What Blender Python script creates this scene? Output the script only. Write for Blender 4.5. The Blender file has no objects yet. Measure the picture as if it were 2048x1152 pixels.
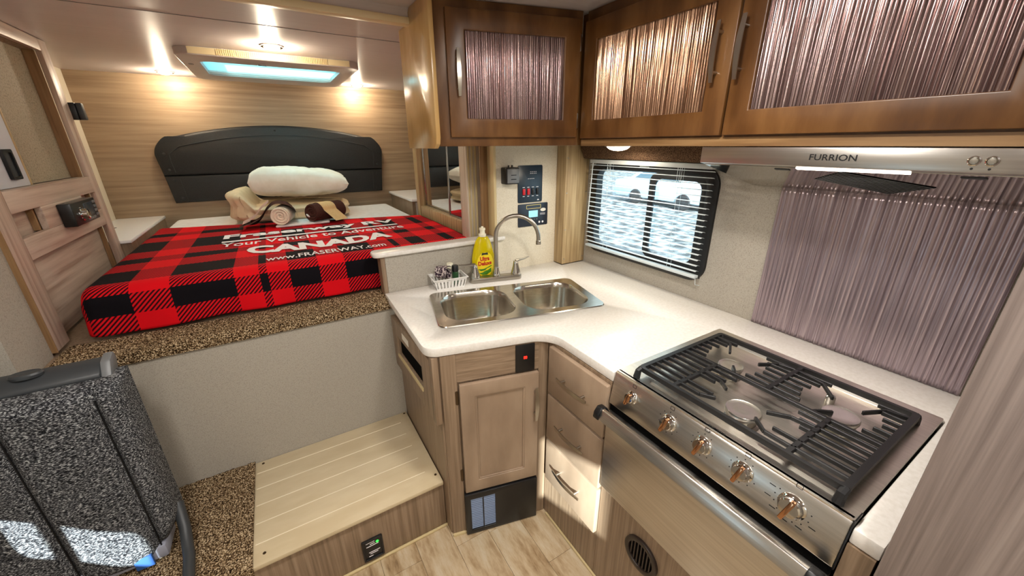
import bpy, bmesh, math, random
from mathutils import Matrix, Vector, noise
random.seed(7)
PI = math.pi
SC = bpy.context.scene
COL = SC.collection

# ------------------------------------------------------------------ camera
cam_d = bpy.data.cameras.new('camera')
cam = bpy.data.objects.new('camera', cam_d)
COL.objects.link(cam)
cam_d.sensor_width = 36.0
cam_d.lens = 764.955 / 2048 * 36.0
cam_d.clip_start = 0.01
yaw, pitch, roll = math.radians(31.124), math.radians(20.615), math.radians(-0.3245)
Fv = Vector((math.sin(yaw) * math.cos(pitch), math.cos(yaw) * math.cos(pitch), -math.sin(pitch)))
Rv = Vector((math.cos(yaw), -math.sin(yaw), 0))
Uv = Rv.cross(Fv)
Rv, Uv = math.cos(roll) * Rv + math.sin(roll) * Uv, -math.sin(roll) * Rv + math.cos(roll) * Uv
cam.matrix_world = Matrix(((Rv.x, Uv.x, -Fv.x, 0), (Rv.y, Uv.y, -Fv.y, 0), (Rv.z, Uv.z, -Fv.z, 1.55), (0, 0, 0, 1)))
SC.camera = cam

# ------------------------------------------------------------------ sky, sun, exposure
w = bpy.data.worlds.new('sky')
SC.world = w
w.use_nodes = True
bg = w.node_tree.nodes['Background']
bg.inputs[0].default_value = (0.80, 0.93, 1.0, 1)
bg.inputs[1].default_value = 3.2

SUN_TO = Vector((-0.40, -0.85, 0.35)).normalized()
sd = bpy.data.lights.new('sun', 'SUN')
sd.energy = 26.0
sd.angle = 0.012
sd.color = (1, 0.97, 0.92)
so = bpy.data.objects.new('sun', sd)
so.rotation_euler = SUN_TO.to_track_quat('Z', 'Y').to_euler()
so.location = (-4, -8, 4)
COL.objects.link(so)

vs = SC.view_settings
vs.view_transform = 'Standard'
vs.look = 'None'
vs.gamma = 1
vs.exposure = 0.0
vs.use_curve_mapping = False

# ------------------------------------------------------------------ helpers
def lin(r, g, b):
    f = lambda v: (v / 255 / 12.92) if v / 255 <= 0.04045 else ((v / 255 + 0.055) / 1.055) ** 2.4
    return (f(r), f(g), f(b), 1)

MATS = {}
def mat(name, rgb, rough=0.5, metal=0.0, spec=0.5, emit=0.0, alpha=None):
    m = bpy.data.materials.new(name)
    m.use_nodes = True
    b = m.node_tree.nodes['Principled BSDF']
    b.inputs['Base Color'].default_value = lin(*rgb)
    b.inputs['Roughness'].default_value = rough
    b.inputs['Metallic'].default_value = metal
    b.inputs['Specular IOR Level'].default_value = spec
    if emit:
        b.inputs['Emission Color'].default_value = lin(*rgb)
        b.inputs['Emission Strength'].default_value = emit
    MATS[name] = m
    return m

def nd(m, t, **kw):
    n = m.node_tree.nodes.new(t)
    for k, v in kw.items():
        setattr(n, k, v)
    return n

def lk(m, a, b):
    m.node_tree.links.new(a, b)

def ramp(m, stops, interp='LINEAR'):
    r = nd(m, 'ShaderNodeValToRGB')
    cr = r.color_ramp
    cr.interpolation = interp
    while len(cr.elements) > 1:
        cr.elements.remove(cr.elements[-1])
    cr.elements[0].position, cr.elements[0].color = stops[0][0], stops[0][1]
    for p, c in stops[1:]:
        e = cr.elements.new(p)
        e.color = c
    return r

def noisy(name, cols, scale=(1, 1, 1), nscale=1.0, detail=4, rough=0.5, metal=0.0, bump=0.0, spec=0.5, lo=0.35, hi=0.65, bdist=0.002, rnd=False, nrough=0.55):
    m = mat(name, (128, 128, 128), rough, metal, spec)
    b = m.node_tree.nodes['Principled BSDF']
    tc = nd(m, 'ShaderNodeTexCoord')
    mp = nd(m, 'ShaderNodeMapping')
    mp.inputs['Scale'].default_value = scale
    lk(m, tc.outputs['Object'], mp.inputs['Vector'])
    if rnd:
        oi = nd(m, 'ShaderNodeObjectInfo')
        mu = nd(m, 'ShaderNodeMath', operation='MULTIPLY')
        mu.inputs[1].default_value = 37.0
        lk(m, oi.outputs['Random'], mu.inputs[0])
        lk(m, mu.outputs[0], mp.inputs['Location'])
    n = nd(m, 'ShaderNodeTexNoise')
    n.inputs['Scale'].default_value = nscale
    n.inputs['Detail'].default_value = detail
    n.inputs['Roughness'].default_value = nrough
    lk(m, mp.outputs[0], n.inputs['Vector'])
    k = len(cols)
    r = ramp(m, [(lo + (hi - lo) * i / (k - 1), lin(*c)) for i, c in enumerate(cols)])
    lk(m, n.outputs['Fac'], r.inputs[0])
    lk(m, r.outputs[0], b.inputs['Base Color'])
    if bump:
        bp = nd(m, 'ShaderNodeBump')
        bp.inputs['Strength'].default_value = bump
        bp.inputs['Distance'].default_value = bdist
        lk(m, n.outputs['Fac'], bp.inputs['Height'])
        lk(m, bp.outputs[0], b.inputs['Normal'])
    return m

# materials -------------------------------------------------------
V, Hx, Hy = (70, 70, 3.0), (3.0, 70, 70), (70, 3.0, 70)
noisy('wood_lower', [(116, 96, 76), (136, 114, 92), (154, 132, 109)], (110, 110, 2.6), 1, 5, 0.42, lo=0.3, hi=0.7)
noisy('maple_lower', [(139, 118, 98), (150, 128, 107), (160, 138, 116)], (9, 9, 3), 1, 5, 0.38)
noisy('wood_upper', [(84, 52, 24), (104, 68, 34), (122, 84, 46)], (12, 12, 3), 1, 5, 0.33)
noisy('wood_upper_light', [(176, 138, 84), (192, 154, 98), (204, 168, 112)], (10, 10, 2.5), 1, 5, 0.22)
noisy('wood_wall', [(124, 102, 80), (152, 129, 104), (174, 151, 125)], (1.4, 34, 34), 1, 6, 0.5, lo=0.25, hi=0.75)
noisy('wood_closet', [(150, 124, 108), (186, 164, 148), (204, 184, 168)], (40, 1.8, 40), 1, 6, 0.4, lo=0.3, hi=0.68)
noisy('wood_closet_v', [(150, 124, 108), (186, 164, 148), (204, 184, 168)], (60, 60, 2.2), 1, 6, 0.4, lo=0.3, hi=0.68)
noisy('post_pale', [(186, 172, 152), (204, 192, 174), (214, 204, 188)], (70, 70, 2), 1, 4, 0.45)
noisy('wood_closet_edge', [(120, 88, 56), (150, 116, 78)], V, 1, 4, 0.45)
noisy('wood_tall', [(96, 84, 79), (124, 111, 105), (142, 129, 122)], (120, 120, 2.2), 1, 6, 0.4, lo=0.25, hi=0.72)
noisy('wood_post', [(146, 120, 84), (172, 146, 106), (190, 166, 126)], V, 1, 5, 0.4)
noisy('wallpaper', [(142, 135, 124), (163, 156, 144), (173, 166, 154)], (1, 1, 1), 300, 3, 0.7, lo=0.3, hi=0.55)
noisy('wallpaper_cream', [(196, 186, 164), (212, 202, 181), (220, 211, 192)], (1, 1, 1), 300, 3, 0.7, lo=0.3, hi=0.55)
noisy('wallpaper_tan', [(112, 98, 78), (142, 128, 106), (156, 142, 120)], (1, 1, 1), 150, 3, 0.7, lo=0.3, hi=0.55)
noisy('ceiling_mat', [(196, 186, 184), (202, 192, 190)], (1, 60, 60), 1, 3, 0.36)
noisy('counter', [(220, 215, 207), (226, 221, 214), (230, 226, 220)], (1, 1, 1), 90, 5, 0.28)
noisy('tread', [(200, 182, 148), (206, 189, 156), (212, 196, 164)], (2, 6, 1), 2, 3, 0.45)
noisy('vinyl', [(96, 72, 48), (158, 132, 98), (186, 164, 132), (198, 182, 156)], (11, 2.4, 1), 1.8, 8, 0.4, lo=0.26, hi=0.64, rnd=True, nrough=0.7)
noisy('steel', [(196, 192, 186), (210, 206, 200)], (200, 3, 200), 1, 3, 0.30, metal=1.0, bump=0.03)
noisy('steel_sink', [(190, 184, 172), (204, 198, 188)], (3, 160, 160), 1, 3, 0.2, metal=1.0, bump=0.02)
noisy('ribbed', [(126, 108, 108), (152, 132, 130), (180, 158, 152)], (300, 300, 4), 1, 4, 0.2, metal=0.92)
noisy('ribbed_splash', [(146, 132, 140), (164, 149, 156), (180, 164, 168)], (300, 300, 4), 1, 4, 0.28, metal=0.7)
noisy('ribbed_warm', [(140, 108, 84), (170, 134, 108), (198, 162, 134)], (300, 300, 4), 1, 4, 0.18, metal=0.92)
noisy('leather', [(24, 25, 27), (34, 35, 38)], (1, 1, 1), 260, 3, 0.55, bump=0.25, bdist=0.001)
noisy('carpet', [(22, 15, 9), (78, 58, 38), (142, 118, 86), (214, 194, 162)], (1, 1, 1), 230, 2, 0.95, lo=0.36, hi=0.64, bump=0.9, bdist=0.004, spec=0.1)
noisy('valance_mat', [(40, 28, 20), (84, 62, 46), (120, 96, 74)], (1, 1, 1), 330, 2, 0.9, lo=0.35, hi=0.65, spec=0.1)
noisy('seat_fabric', [(14, 14, 16), (46, 46, 50), (104, 105, 108), (186, 188, 188)], (0.6, 1.0, 1.5), 290, 2, 0.9, lo=0.36, hi=0.68, bump=0.35, bdist=0.002, spec=0.1)
noisy('sheet', [(226, 224, 224), (236, 235, 236)], (1, 1, 1), 30, 3, 0.8, bump=0.15, bdist=0.004)
noisy('pillow_mat', [(232, 226, 212), (242, 238, 228)], (1, 1, 1), 14, 3, 0.8, bump=0.25, bdist=0.006)
noisy('duvet_mat', [(216, 196, 160), (230, 212, 180)], (1, 1, 1), 12, 3, 0.8, bump=0.3, bdist=0.008)
noisy('towel_brown', [(60, 36, 32), (84, 54, 48)], (1, 1, 1), 300, 2, 0.95, bump=0.6, bdist=0.003, spec=0.1)
noisy('towel_pink', [(176, 140, 132), (200, 168, 158)], (1, 1, 1), 300, 2, 0.95, bump=0.5, bdist=0.003, spec=0.1)
noisy('towel_cream', [(226, 212, 192), (240, 230, 214)], (1, 1, 1), 300, 2, 0.95, bump=0.5, bdist=0.003, spec=0.1)
noisy('towel_tan', [(200, 166, 118), (218, 188, 142)], (1, 1, 1), 300, 2, 0.95, bump=0.4, bdist=0.003, spec=0.1)
noisy('cloth_mottled', [(44, 30, 44), (60, 44, 58), (150, 136, 136), (206, 194, 190)], (1, 1, 1), 120, 2, 0.95, lo=0.4, hi=0.62, bump=0.5, bdist=0.003, spec=0.1)
noisy('gravel', [(46, 50, 52), (92, 98, 100), (140, 146, 148)], (1, 1, 1), 3, 7, 0.95, lo=0.4, hi=0.6)
noisy('foliage', [(30, 56, 22), (84, 120, 58)], (1, 1, 1), 6, 4, 0.9)
mat('white_plastic', (232, 230, 226), 0.35)
mat('beige_plastic', (222, 204, 164), 0.4)
mat('grey_plastic', (196, 188, 184), 0.4)
mat('white_top', (232, 230, 230), 0.3)
mat('cupboard_white', (200, 204, 214), 0.4)
mat('side_cream', (212, 202, 182), 0.6)
m = mat('white_slat', (238, 240, 240), 0.35)
_t = nd(m, 'ShaderNodeBsdfTranslucent')
_t.inputs[0].default_value = (0.75, 0.85, 0.88, 1)
_x = nd(m, 'ShaderNodeMixShader')
_x.inputs[0].default_value = 0.45
lk(m, m.node_tree.nodes['Principled BSDF'].outputs[0], _x.inputs[1])
lk(m, _t.outputs[0], _x.inputs[2])
lk(m, _x.outputs[0], m.node_tree.nodes['Material Output'].inputs[0])
mat('black_plastic', (16, 16, 18), 0.35)
mat('black_hole', (6, 6, 6), 0.9, spec=0.05)  # matt black standing in for the shade inside openings
mat('black_iron', (20, 20, 22), 0.45)
mat('dark_grey', (52, 55, 58), 0.45)
mat('grey_trim', (110, 112, 114), 0.4)
mat('chrome', (214, 212, 208), 0.06, 1.0)
mat('nickel', (176, 170, 160), 0.28, 1.0)
mat('copper_knob', (196, 146, 110), 0.12, 1.0)
mat('burner_alu', (222, 220, 216), 0.26, 1.0)
mat('mirror', (222, 222, 222), 0.02, 1.0)
mat('alu_strip', (180, 180, 178), 0.2, 1.0)
mat('bronze_hinge', (96, 82, 66), 0.35, 1.0)
mat('print_white', (236, 232, 234), 0.8)
mat('print_black', (10, 10, 12), 0.5)
mat('panel_navy', (28, 44, 58), 0.3)
mat('panel_navy2', (30, 38, 52), 0.3)
mat('switch_red', (196, 24, 34), 0.3)
mat('led_red', (255, 30, 20), 0.4, emit=3.0)
mat('led_green', (40, 240, 60), 0.4, emit=3.0)
mat('lcd', (150, 214, 224), 0.3, emit=0.5)
mat('label_gold', (210, 190, 110), 0.5)
mat('label_dark', (46, 48, 30), 0.5)
mat('sticker', (232, 226, 214), 0.5)
mat('bottle_cap', (236, 230, 206), 0.4)
mat('soap_red', (190, 26, 22), 0.4)
mat('soap_green', (70, 128, 30), 0.4)
mat('soap_label', (240, 214, 30), 0.4)
mat('green_bottle', (34, 74, 40), 0.3)
mat('tire', (22, 22, 24), 0.8)
mat('car_white', (150, 170, 180), 0.25)
mat('car_glass', (70, 90, 100), 0.1)
mat('lamp_glow', (255, 226, 176), 0.4, emit=30.0)
mat('lamp_glow_soft', (255, 236, 200), 0.4, emit=14.0)
mat('lamp_white', (255, 240, 222), 0.4, emit=8.0)
mat('blue_fabric', (40, 84, 150), 0.8)
mat('base_grey', (150, 152, 166), 0.6)
mat('stone_trim', (206, 186, 140), 0.5)
mat('groove', (240, 230, 206), 0.5)
mat('dark_gap', (40, 30, 22), 0.8)
mat('vent_blue', (96, 116, 150), 0.4)

def glassy(name, tint, gloss=0.08):
    m = bpy.data.materials.new(name)
    m.use_nodes = True
    nt = m.node_tree
    nt.nodes.remove(nt.nodes['Principled BSDF'])
    t = nd(m, 'ShaderNodeBsdfTransparent')
    t.inputs[0].default_value = tint
    g = nd(m, 'ShaderNodeBsdfGlossy')
    g.inputs['Roughness'].default_value = 0.02
    mx = nd(m, 'ShaderNodeMixShader')
    mx.inputs[0].default_value = 0.04
    lk(m, t.outputs[0], mx.inputs[1])
    lk(m, g.outputs[0], mx.inputs[2])
    lk(m, mx.outputs[0], nt.nodes['Material Output'].inputs[0])
    MATS[name] = m
glassy('window_glass', (0.9, 0.97, 1.0, 1))
m = bpy.data.materials.new('skylight_glass')
m.use_nodes = True
m.node_tree.nodes.remove(m.node_tree.nodes['Principled BSDF'])
_t = nd(m, 'ShaderNodeBsdfTranslucent')
_t.inputs[0].default_value = (0.48, 0.76, 0.78, 1)
lk(m, _t.outputs[0], m.node_tree.nodes['Material Output'].inputs[0])
MATS['skylight_glass'] = m

m = mat('soap', (236, 214, 6), 0.12)
bs = m.node_tree.nodes['Principled BSDF']
bs.inputs['Transmission Weight'].default_value = 0.35
bs.inputs['IOR'].default_value = 1.4
m = mat('clear_plastic', (250, 240, 150), 0.1)
m.node_tree.nodes['Principled BSDF'].inputs['Transmission Weight'].default_value = 0.7

# plaid -----------------------------------------------------------
def plaid():
    m = mat('plaid', (200, 20, 30), 0.85, spec=0.15)
    b = m.node_tree.nodes['Principled BSDF']
    uv = nd(m, 'ShaderNodeUVMap')
    sep = nd(m, 'ShaderNodeSeparateXYZ')
    lk(m, uv.outputs[0], sep.inputs[0])
    W, K = (1, 1, 1, 1), (0, 0, 0, 1)
    def bands(sock, lst, lo, hi):
        mr = nd(m, 'ShaderNodeMapRange')
        mr.inputs[1].default_value, mr.inputs[2].default_value = lo, hi
        lk(m, sock, mr.inputs[0])
        st = [(0, K)]
        for a, c in lst:
            st += [((a - lo) / (hi - lo), W), ((c - lo) / (hi - lo), K)]
        r = ramp(m, st, 'CONSTANT')
        lk(m, mr.outputs[0], r.inputs[0])
        return r.outputs[0]
    cx = bands(sep.outputs[0], [(-0.663, -0.539), (-0.422, -0.21), (-0.124, -0.096), (-0.01, 0.109), (0.217, 0.365), (0.47, 0.50), (0.56, 0.64), (0.75, 0.80)], -0.9, 1.0)
    cy = bands(sep.outputs[1], [(0.062, 0.142), (0.215, 0.375), (0.51, 0.60), (0.74, 0.98), (1.12, 1.22)], -0.1, 1.7)
    add = nd(m, 'ShaderNodeMath', operation='ADD')
    lk(m, cx, add.inputs[0])
    lk(m, cy, add.inputs[1])
    # twill
    d = nd(m, 'ShaderNodeMath', operation='SUBTRACT')
    lk(m, sep.outputs[1], d.inputs[0])
    lk(m, sep.outputs[0], d.inputs[1])
    ml = nd(m, 'ShaderNodeMath', operation='MULTIPLY')
    ml.inputs[1].default_value = 62.0
    lk(m, d.outputs[0], ml.inputs[0])
    frc = nd(m, 'ShaderNodeMath', operation='FRACT')
    lk(m, ml.outputs[0], frc.inputs[0])
    gt = nd(m, 'ShaderNodeMath', operation='GREATER_THAN')
    gt.inputs[1].default_value = 0.52
    lk(m, frc.outputs[0], gt.inputs[0])
    tw = nd(m, 'ShaderNodeMix', data_type='RGBA')
    tw.inputs[6].default_value = lin(214, 16, 28)
    tw.inputs[7].default_value = lin(48, 6, 14)
    lk(m, gt.outputs[0], tw.inputs[0])
    r1 = nd(m, 'ShaderNodeMix', data_type='RGBA')
    r1.inputs[6].default_value = lin(222, 10, 24)
    g1 = nd(m, 'ShaderNodeMath', operation='GREATER_THAN')
    g1.inputs[1].default_value = 0.5
    lk(m, add.outputs[0], g1.inputs[0])
    lk(m, g1.outputs[0], r1.inputs[0])
    lk(m, tw.outputs[2], r1.inputs[7])
    r2 = nd(m, 'ShaderNodeMix', data_type='RGBA')
    g2 = nd(m, 'ShaderNodeMath', operation='GREATER_THAN')
    g2.inputs[1].default_value = 1.5
    lk(m, add.outputs[0], g2.inputs[0])
    lk(m, g2.outputs[0], r2.inputs[0])
    lk(m, r1.outputs[2], r2.inputs[6])
    r2.inputs[7].default_value = lin(14, 10, 16)
    lk(m, r2.outputs[2], b.inputs['Base Color'])
    n = nd(m, 'ShaderNodeTexNoise')
    n.inputs['Scale'].default_value = 400
    bp = nd(m, 'ShaderNodeBump')
    bp.inputs['Strength'].default_value = 0.3
    bp.inputs['Distance'].default_value = 0.002
    lk(m, n.outputs['Fac'], bp.inputs['Height'])
    lk(m, bp.outputs[0], b.inputs['Normal'])
plaid()

# geometry ---------------------------------------------------------
def B():
    return bmesh.new()

def box(bm, x0, x1, y0, y1, z0, z1, M=None):
    ps = [(x, y, z) for z in (z0, z1) for y in (y0, y1) for x in (x0, x1)]
    v = [bm.verts.new((M @ Vector(p)) if M else p) for p in ps]
    for f in ((0, 2, 3, 1), (4, 5, 7, 6), (0, 1, 5, 4), (2, 6, 7, 3), (0, 4, 6, 2), (1, 3, 7, 5)):
        bm.faces.new([v[i] for i in f])
    return bm

def prism(bm, pts, axis, lo, hi, M=None):
    def P(p, h):
        q = {'z': (p[0], p[1], h), 'y': (p[0], h, p[1]), 'x': (h, p[0], p[1])}[axis]
        return (M @ Vector(q)) if M else Vector(q)
    a = [bm.verts.new(P(p, lo)) for p in pts]
    b = [bm.verts.new(P(p, hi)) for p in pts]
    bm.faces.new(a)
    bm.faces.new(b[::-1])
    n = len(pts)
    for i in range(n):
        bm.faces.new((a[i], b[i], b[(i + 1) % n], a[(i + 1) % n]))
    return bm

def ring(bm, outer, inner, axis, lo, hi, M=None):
    """frame between two outlines with the same vertex count"""
    def P(p, h):
        q = {'z': (p[0], p[1], h), 'y': (p[0], h, p[1]), 'x': (h, p[0], p[1])}[axis]
        return (M @ Vector(q)) if M else Vector(q)
    L = [[bm.verts.new(P(p, h)) for p in o] for o, h in ((outer, lo), (outer, hi), (inner, hi), (inner, lo))]
    n = len(outer)
    for k in range(4):
        A, C = L[k], L[(k + 1) % 4]
        for i in range(n):
            j = (i + 1) % n
            bm.faces.new((A[i], A[j], C[j], C[i]))
    return bm

def rr(x0, x1, y0, y1, r, n=6):
    o = []
    for cx, cy, a0 in ((x1 - r, y1 - r, 0), (x0 + r, y1 - r, 90), (x0 + r, y0 + r, 180), (x1 - r, y0 + r, 270)):
        for i in range(n + 1):
            a = math.radians(a0 + 90 * i / n)
            o.append((cx + r * math.cos(a), cy + r * math.sin(a)))
    return o

def circ(cx, cy, r, n=24, ry=None):
    ry = ry or r
    return [(cx + r * math.cos(2 * PI * i / n), cy + ry * math.sin(2 * PI * i / n)) for i in range(n)]

def tube(bm, pts, r, n=10, M=None, cap=True):
    pts = [Vector(p) for p in pts]
    if M:
        pts = [M @ p for p in pts]
    rs = r if isinstance(r, (list, tuple)) else [r] * len(pts)
    rows = []
    nrm = None
    for i, p in enumerate(pts):
        d = (pts[min(i + 1, len(pts) - 1)] - pts[max(i - 1, 0)]).normalized()
        if nrm is None:
            nrm = d.orthogonal().normalized()
        nrm = (nrm - d * nrm.dot(d)).normalized()
        bn = d.cross(nrm)
        rows.append([bm.verts.new(p + (nrm * math.cos(2 * PI * k / n) + bn * math.sin(2 * PI * k / n)) * rs[i]) for k in range(n)])
    for a, b in zip(rows, rows[1:]):
        for k in range(n):
            bm.faces.new((a[k], a[(k + 1) % n], b[(k + 1) % n], b[k]))
    if cap:
        bm.faces.new(rows[0][::-1])
        bm.faces.new(rows[-1])
    return bm

def lathe(bm, prof, c, n=24, M=None, sx=1.0, sy=1.0):
    rows = []
    for r, z in prof:
        rows.append([])
        for k in range(n):
            p = Vector((c[0] + sx * r * math.cos(2 * PI * k / n), c[1] + sy * r * math.sin(2 * PI * k / n), c[2] + z))
            rows[-1].append(bm.verts.new(M @ p if M else p))
    for a, b in zip(rows, rows[1:]):
        for k in range(n):
            bm.faces.new((a[k], a[(k + 1) % n], b[(k + 1) % n], b[k]))
    if prof[0][0] > 1e-5:
        bm.faces.new(rows[0][::-1])
    if prof[-1][0] > 1e-5:
        bm.faces.new(rows[-1])
    return bm

def surf(bm, fn, nu, nv, closed_u=False):
    g = [[bm.verts.new(fn(i / nu, j / nv)) for j in range(nv + 1)] for i in range(nu + (0 if closed_u else 1))]
    k = len(g)
    for i in range(nu):
        for j in range(nv):
            bm.faces.new((g[i][j], g[(i + 1) % k][j], g[(i + 1) % k][j + 1], g[i][j + 1]))
    return bm

def obj(name, bm, m, parent=None, bevel=0.0, seg=2, smooth=None):
    bmesh.ops.remove_doubles(bm, verts=bm.verts, dist=1e-6)
    bmesh.ops.recalc_face_normals(bm, faces=bm.faces)
    if bevel:
        es = [e for e in bm.edges if len(e.link_faces) == 2 and e.calc_face_angle(0) > 0.6]
        bmesh.ops.bevel(bm, geom=es, offset=bevel, segments=seg, affect='EDGES', profile=0.5, clamp_overlap=True)
    me = bpy.data.meshes.new(name)
    bm.to_mesh(me)
    bm.free()
    sm = True if smooth is None else smooth
    if sm:
        me.shade_smooth()
        try:
            me.set_sharp_from_angle(angle=math.radians(35))
        except Exception:
            pass
    me.materials.append(MATS[m])
    o = bpy.data.objects.new(name, me)
    COL.objects.link(o)
    if parent:
        attach(o, parent)
    return o

def attach(o, parent):
    o.parent = parent
    if parent.parent is None:
        o.location = -Vector(parent.location)

def thing(name, label, cat, loc=(0, 0, 0), group=None):
    o = bpy.data.objects.new(name, None)
    COL.objects.link(o)
    o.location = loc
    o.empty_display_size = 0.05
    tag(o, label, cat, group)
    return o

def tag(o, label, cat, group=None):
    o['label'], o['category'] = label, cat
    if group:
        o['group'] = group
    return o

def struct(o):
    o['kind'] = 'structure'
    return o

def rot(o, deg):
    """frame at point o, local x runs to the viewer's right along a front, local y into the unit"""
    return Matrix.Translation(Vector(o)) @ Matrix.Rotation(math.radians(-deg), 4, 'Z')

def text_bm(s, x0, x1, y0, y1, fn, offset=0.0, thick=0.0, shear=0.0):
    """letters fitted to a box, each vertex placed by fn(u,v)"""
    cu = bpy.data.curves.new('lettering', 'FONT')
    cu.body = s
    cu.offset = offset
    cu.shear = shear
    cu.resolution_u = 3
    t = bpy.data.objects.new('lettering', cu)
    COL.objects.link(t)
    bpy.context.view_layer.update()
    me = bpy.data.meshes.new_from_object(t.evaluated_get(bpy.context.evaluated_depsgraph_get()))
    bpy.data.objects.remove(t)
    bpy.data.curves.remove(cu)
    bm = bmesh.new()
    bm.from_mesh(me)
    bpy.data.meshes.remove(me)
    xs = [v.co.x for v in bm.verts]
    ys = [v.co.y for v in bm.verts]
    ax, bx_, ay, by_ = min(xs), max(xs), min(ys), max(ys)
    if thick:
        pass
    for v in bm.verts:
        u = x0 + (v.co.x - ax) / (bx_ - ax) * (x1 - x0)
        q = y0 + (v.co.y - ay) / (by_ - ay) * (y1 - y0)
        v.co = fn(u, q)
    return bm

def disc_lamp(name, loc, power, size, color, parent=None, spread=PI):
    l = bpy.data.lights.new(name, 'AREA')
    l.shape = 'DISK'
    l.size = size
    l.energy = power
    l.color = color
    l.spread = spread
    o = bpy.data.objects.new(name, l)
    o.location = loc
    COL.objects.link(o)
    if parent:
        o.parent = parent
        o.location = Vector(loc) - Vector(parent.location)
    return o

# ================================================================== SETTING
CZ, CZ2 = 2.03, 1.985
# floor with vinyl planks
fl = struct(obj('floor', box(B(), -1.05, 1.50, -1.65, 1.72, -0.05, -0.004), 'dark_gap'))
PW = 0.142
i = 0
x = -1.05
while x < 1.49:
    y = -1.65 - random.random() * 0.7
    while y < 1.20:
        L = 0.92
        a, b_ = max(y, -1.65), min(y + L, 1.20)
        if b_ - a > 0.02:
            obj('plank', box(B(), x + 0.0006, min(x + PW, 1.498) - 0.0006, a + 0.0006, b_ - 0.0006, -0.004, 0.0), 'vinyl', fl, smooth=False)
        y += L
    x += PW

# galley wall with window opening
WX = 1.498
wy0, wy1, wz0, wz1 = 0.915, 1.605, 1.0, 1.44
def wall_x(name, xa, xb, ya, yb, za, zb, hole, m):
    bm = B()
    if hole:
        a, b_, c_, d_ = hole
        box(bm, xa, xb, ya, a, za, zb)
        box(bm, xa, xb, b_, yb, za, zb)
        box(bm, xa, xb, a, b_, za, c_)
        box(bm, xa, xb, a, b_, d_, zb)
    else:
        box(bm, xa, xb, ya, yb, za, zb)
    return struct(obj(name, bm, m, smooth=False))
wall_x('wall_right', WX, WX + 0.045, -1.65, 3.66, -0.05, 2.08, (wy0, wy1, wz0, wz1), 'wallpaper')
# left wall of the seating area, opening shaped to pass sun to the seat
wall_x('wall_left', -1.095, -1.05, -1.65, 1.60, -0.05, 2.08, (0.17, 0.80, 0.70, 0.90), 'wallpaper')
# grey return wall between seating area and closet
bm = B()
box(bm, -1.05, -0.755, 1.60, 1.64, 0, CZ)
box(bm, -0.79, -0.755, 1.64, 1.80, 0, CZ)
struct(obj('wall_left_return', bm, 'wallpaper', smooth=False))
# rear wall with unseen opening sized to let sun reach the drawers
bm = B()
for q in ((-1.095, -0.52, -0.05, 2.08), (-0.30, 1.545, -0.05, 2.08), (-0.52, -0.30, -0.05, 1.16), (-0.52, -0.30, 1.52, 2.08)):
    box(bm, q[0], q[1], -1.70, -1.65, q[2], q[3])
struct(obj('wall_back', bm, 'wallpaper_cream', smooth=False))
# ceilings
struct(obj('ceiling', box(B(), -1.095, 1.545, -1.70, 1.69, CZ, CZ + 0.05), 'ceiling_mat', smooth=False))
sx0, sx1, sy0, sy1 = -0.205, 0.47, 2.72, 3.235
bm = B()
for q in ((-1.05, sx0, 1.69, 3.66), (sx1, 1.545, 1.69, 3.66), (sx0, sx1, 1.69, sy0), (sx0, sx1, sy1, 3.66)):
    box(bm, q[0], q[1], q[2], q[3], CZ2, CZ2 + 0.08)
cc = struct(obj('ceiling_cabover', bm, 'ceiling_mat', smooth=False))
obj('seam', box(B(), -1.0, 1.4, 1.985, 1.988, CZ2 - 0.0012, CZ2), 'grey_trim', cc)
# front wood wall, sides of the sleeping area
struct(obj('wall_front', box(B(), -1.05, 1.545, 3.62, 3.66, 0.8, 2.08), 'wood_wall', smooth=False))
struct(obj('wall_left_cabover', box(B(), -1.05, -0.957, 1.641, 3.62, 0.0, 2.08), 'side_cream', smooth=False))
# ceiling trim where the sleeping area begins
tr = struct(obj('trim_1', box(B(), -0.73, 1.45, 1.655, 1.70, CZ2 - 0.010, CZ2 + 0.014), 'beige_plastic', bevel=0.004))
obj('fascia', box(B(), -0.755, 1.497, 1.664, 1.69, CZ2 + 0.014, CZ), 'ceiling_mat', tr)
# wall behind the sink (power wall) and half wall with ledge
bm = B()
box(bm, 0.955, 1.498, 1.735, 1.775, 0.5, CZ)
struct(obj('wall_divider', bm, 'wallpaper_cream', smooth=False))
struct(obj('wall_half', box(B(), 0.372, 0.954, 1.735, 1.80, 0.5, 1.0725), 'wallpaper', smooth=False))
struct(obj('trim_2', prism(B(), rr(0.352, 0.3715, 1.735, 1.80, 0.001, 1), 'z', 0.8905, 1.0725), 'wood_lower', smooth=False))
lg = struct(obj('trim_3', prism(B(), [(1.0, 1.718), (1.0, 1.7335), (0.9545, 1.7335), (0.9545, 1.802), (0.345, 1.802), (0.328, 1.795), (0.320, 1.778)] + [(0.345 + 0.026 * math.cos(math.radians(a)), 1.744 + 0.026 * math.sin(math.radians(a))) for a in range(180, 271, 15)], 'z', 1.073, 1.096), 'counter', bevel=0.008, seg=3))
lg['label'] = 'cream ledge on top of the half wall behind the sink'
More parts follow.
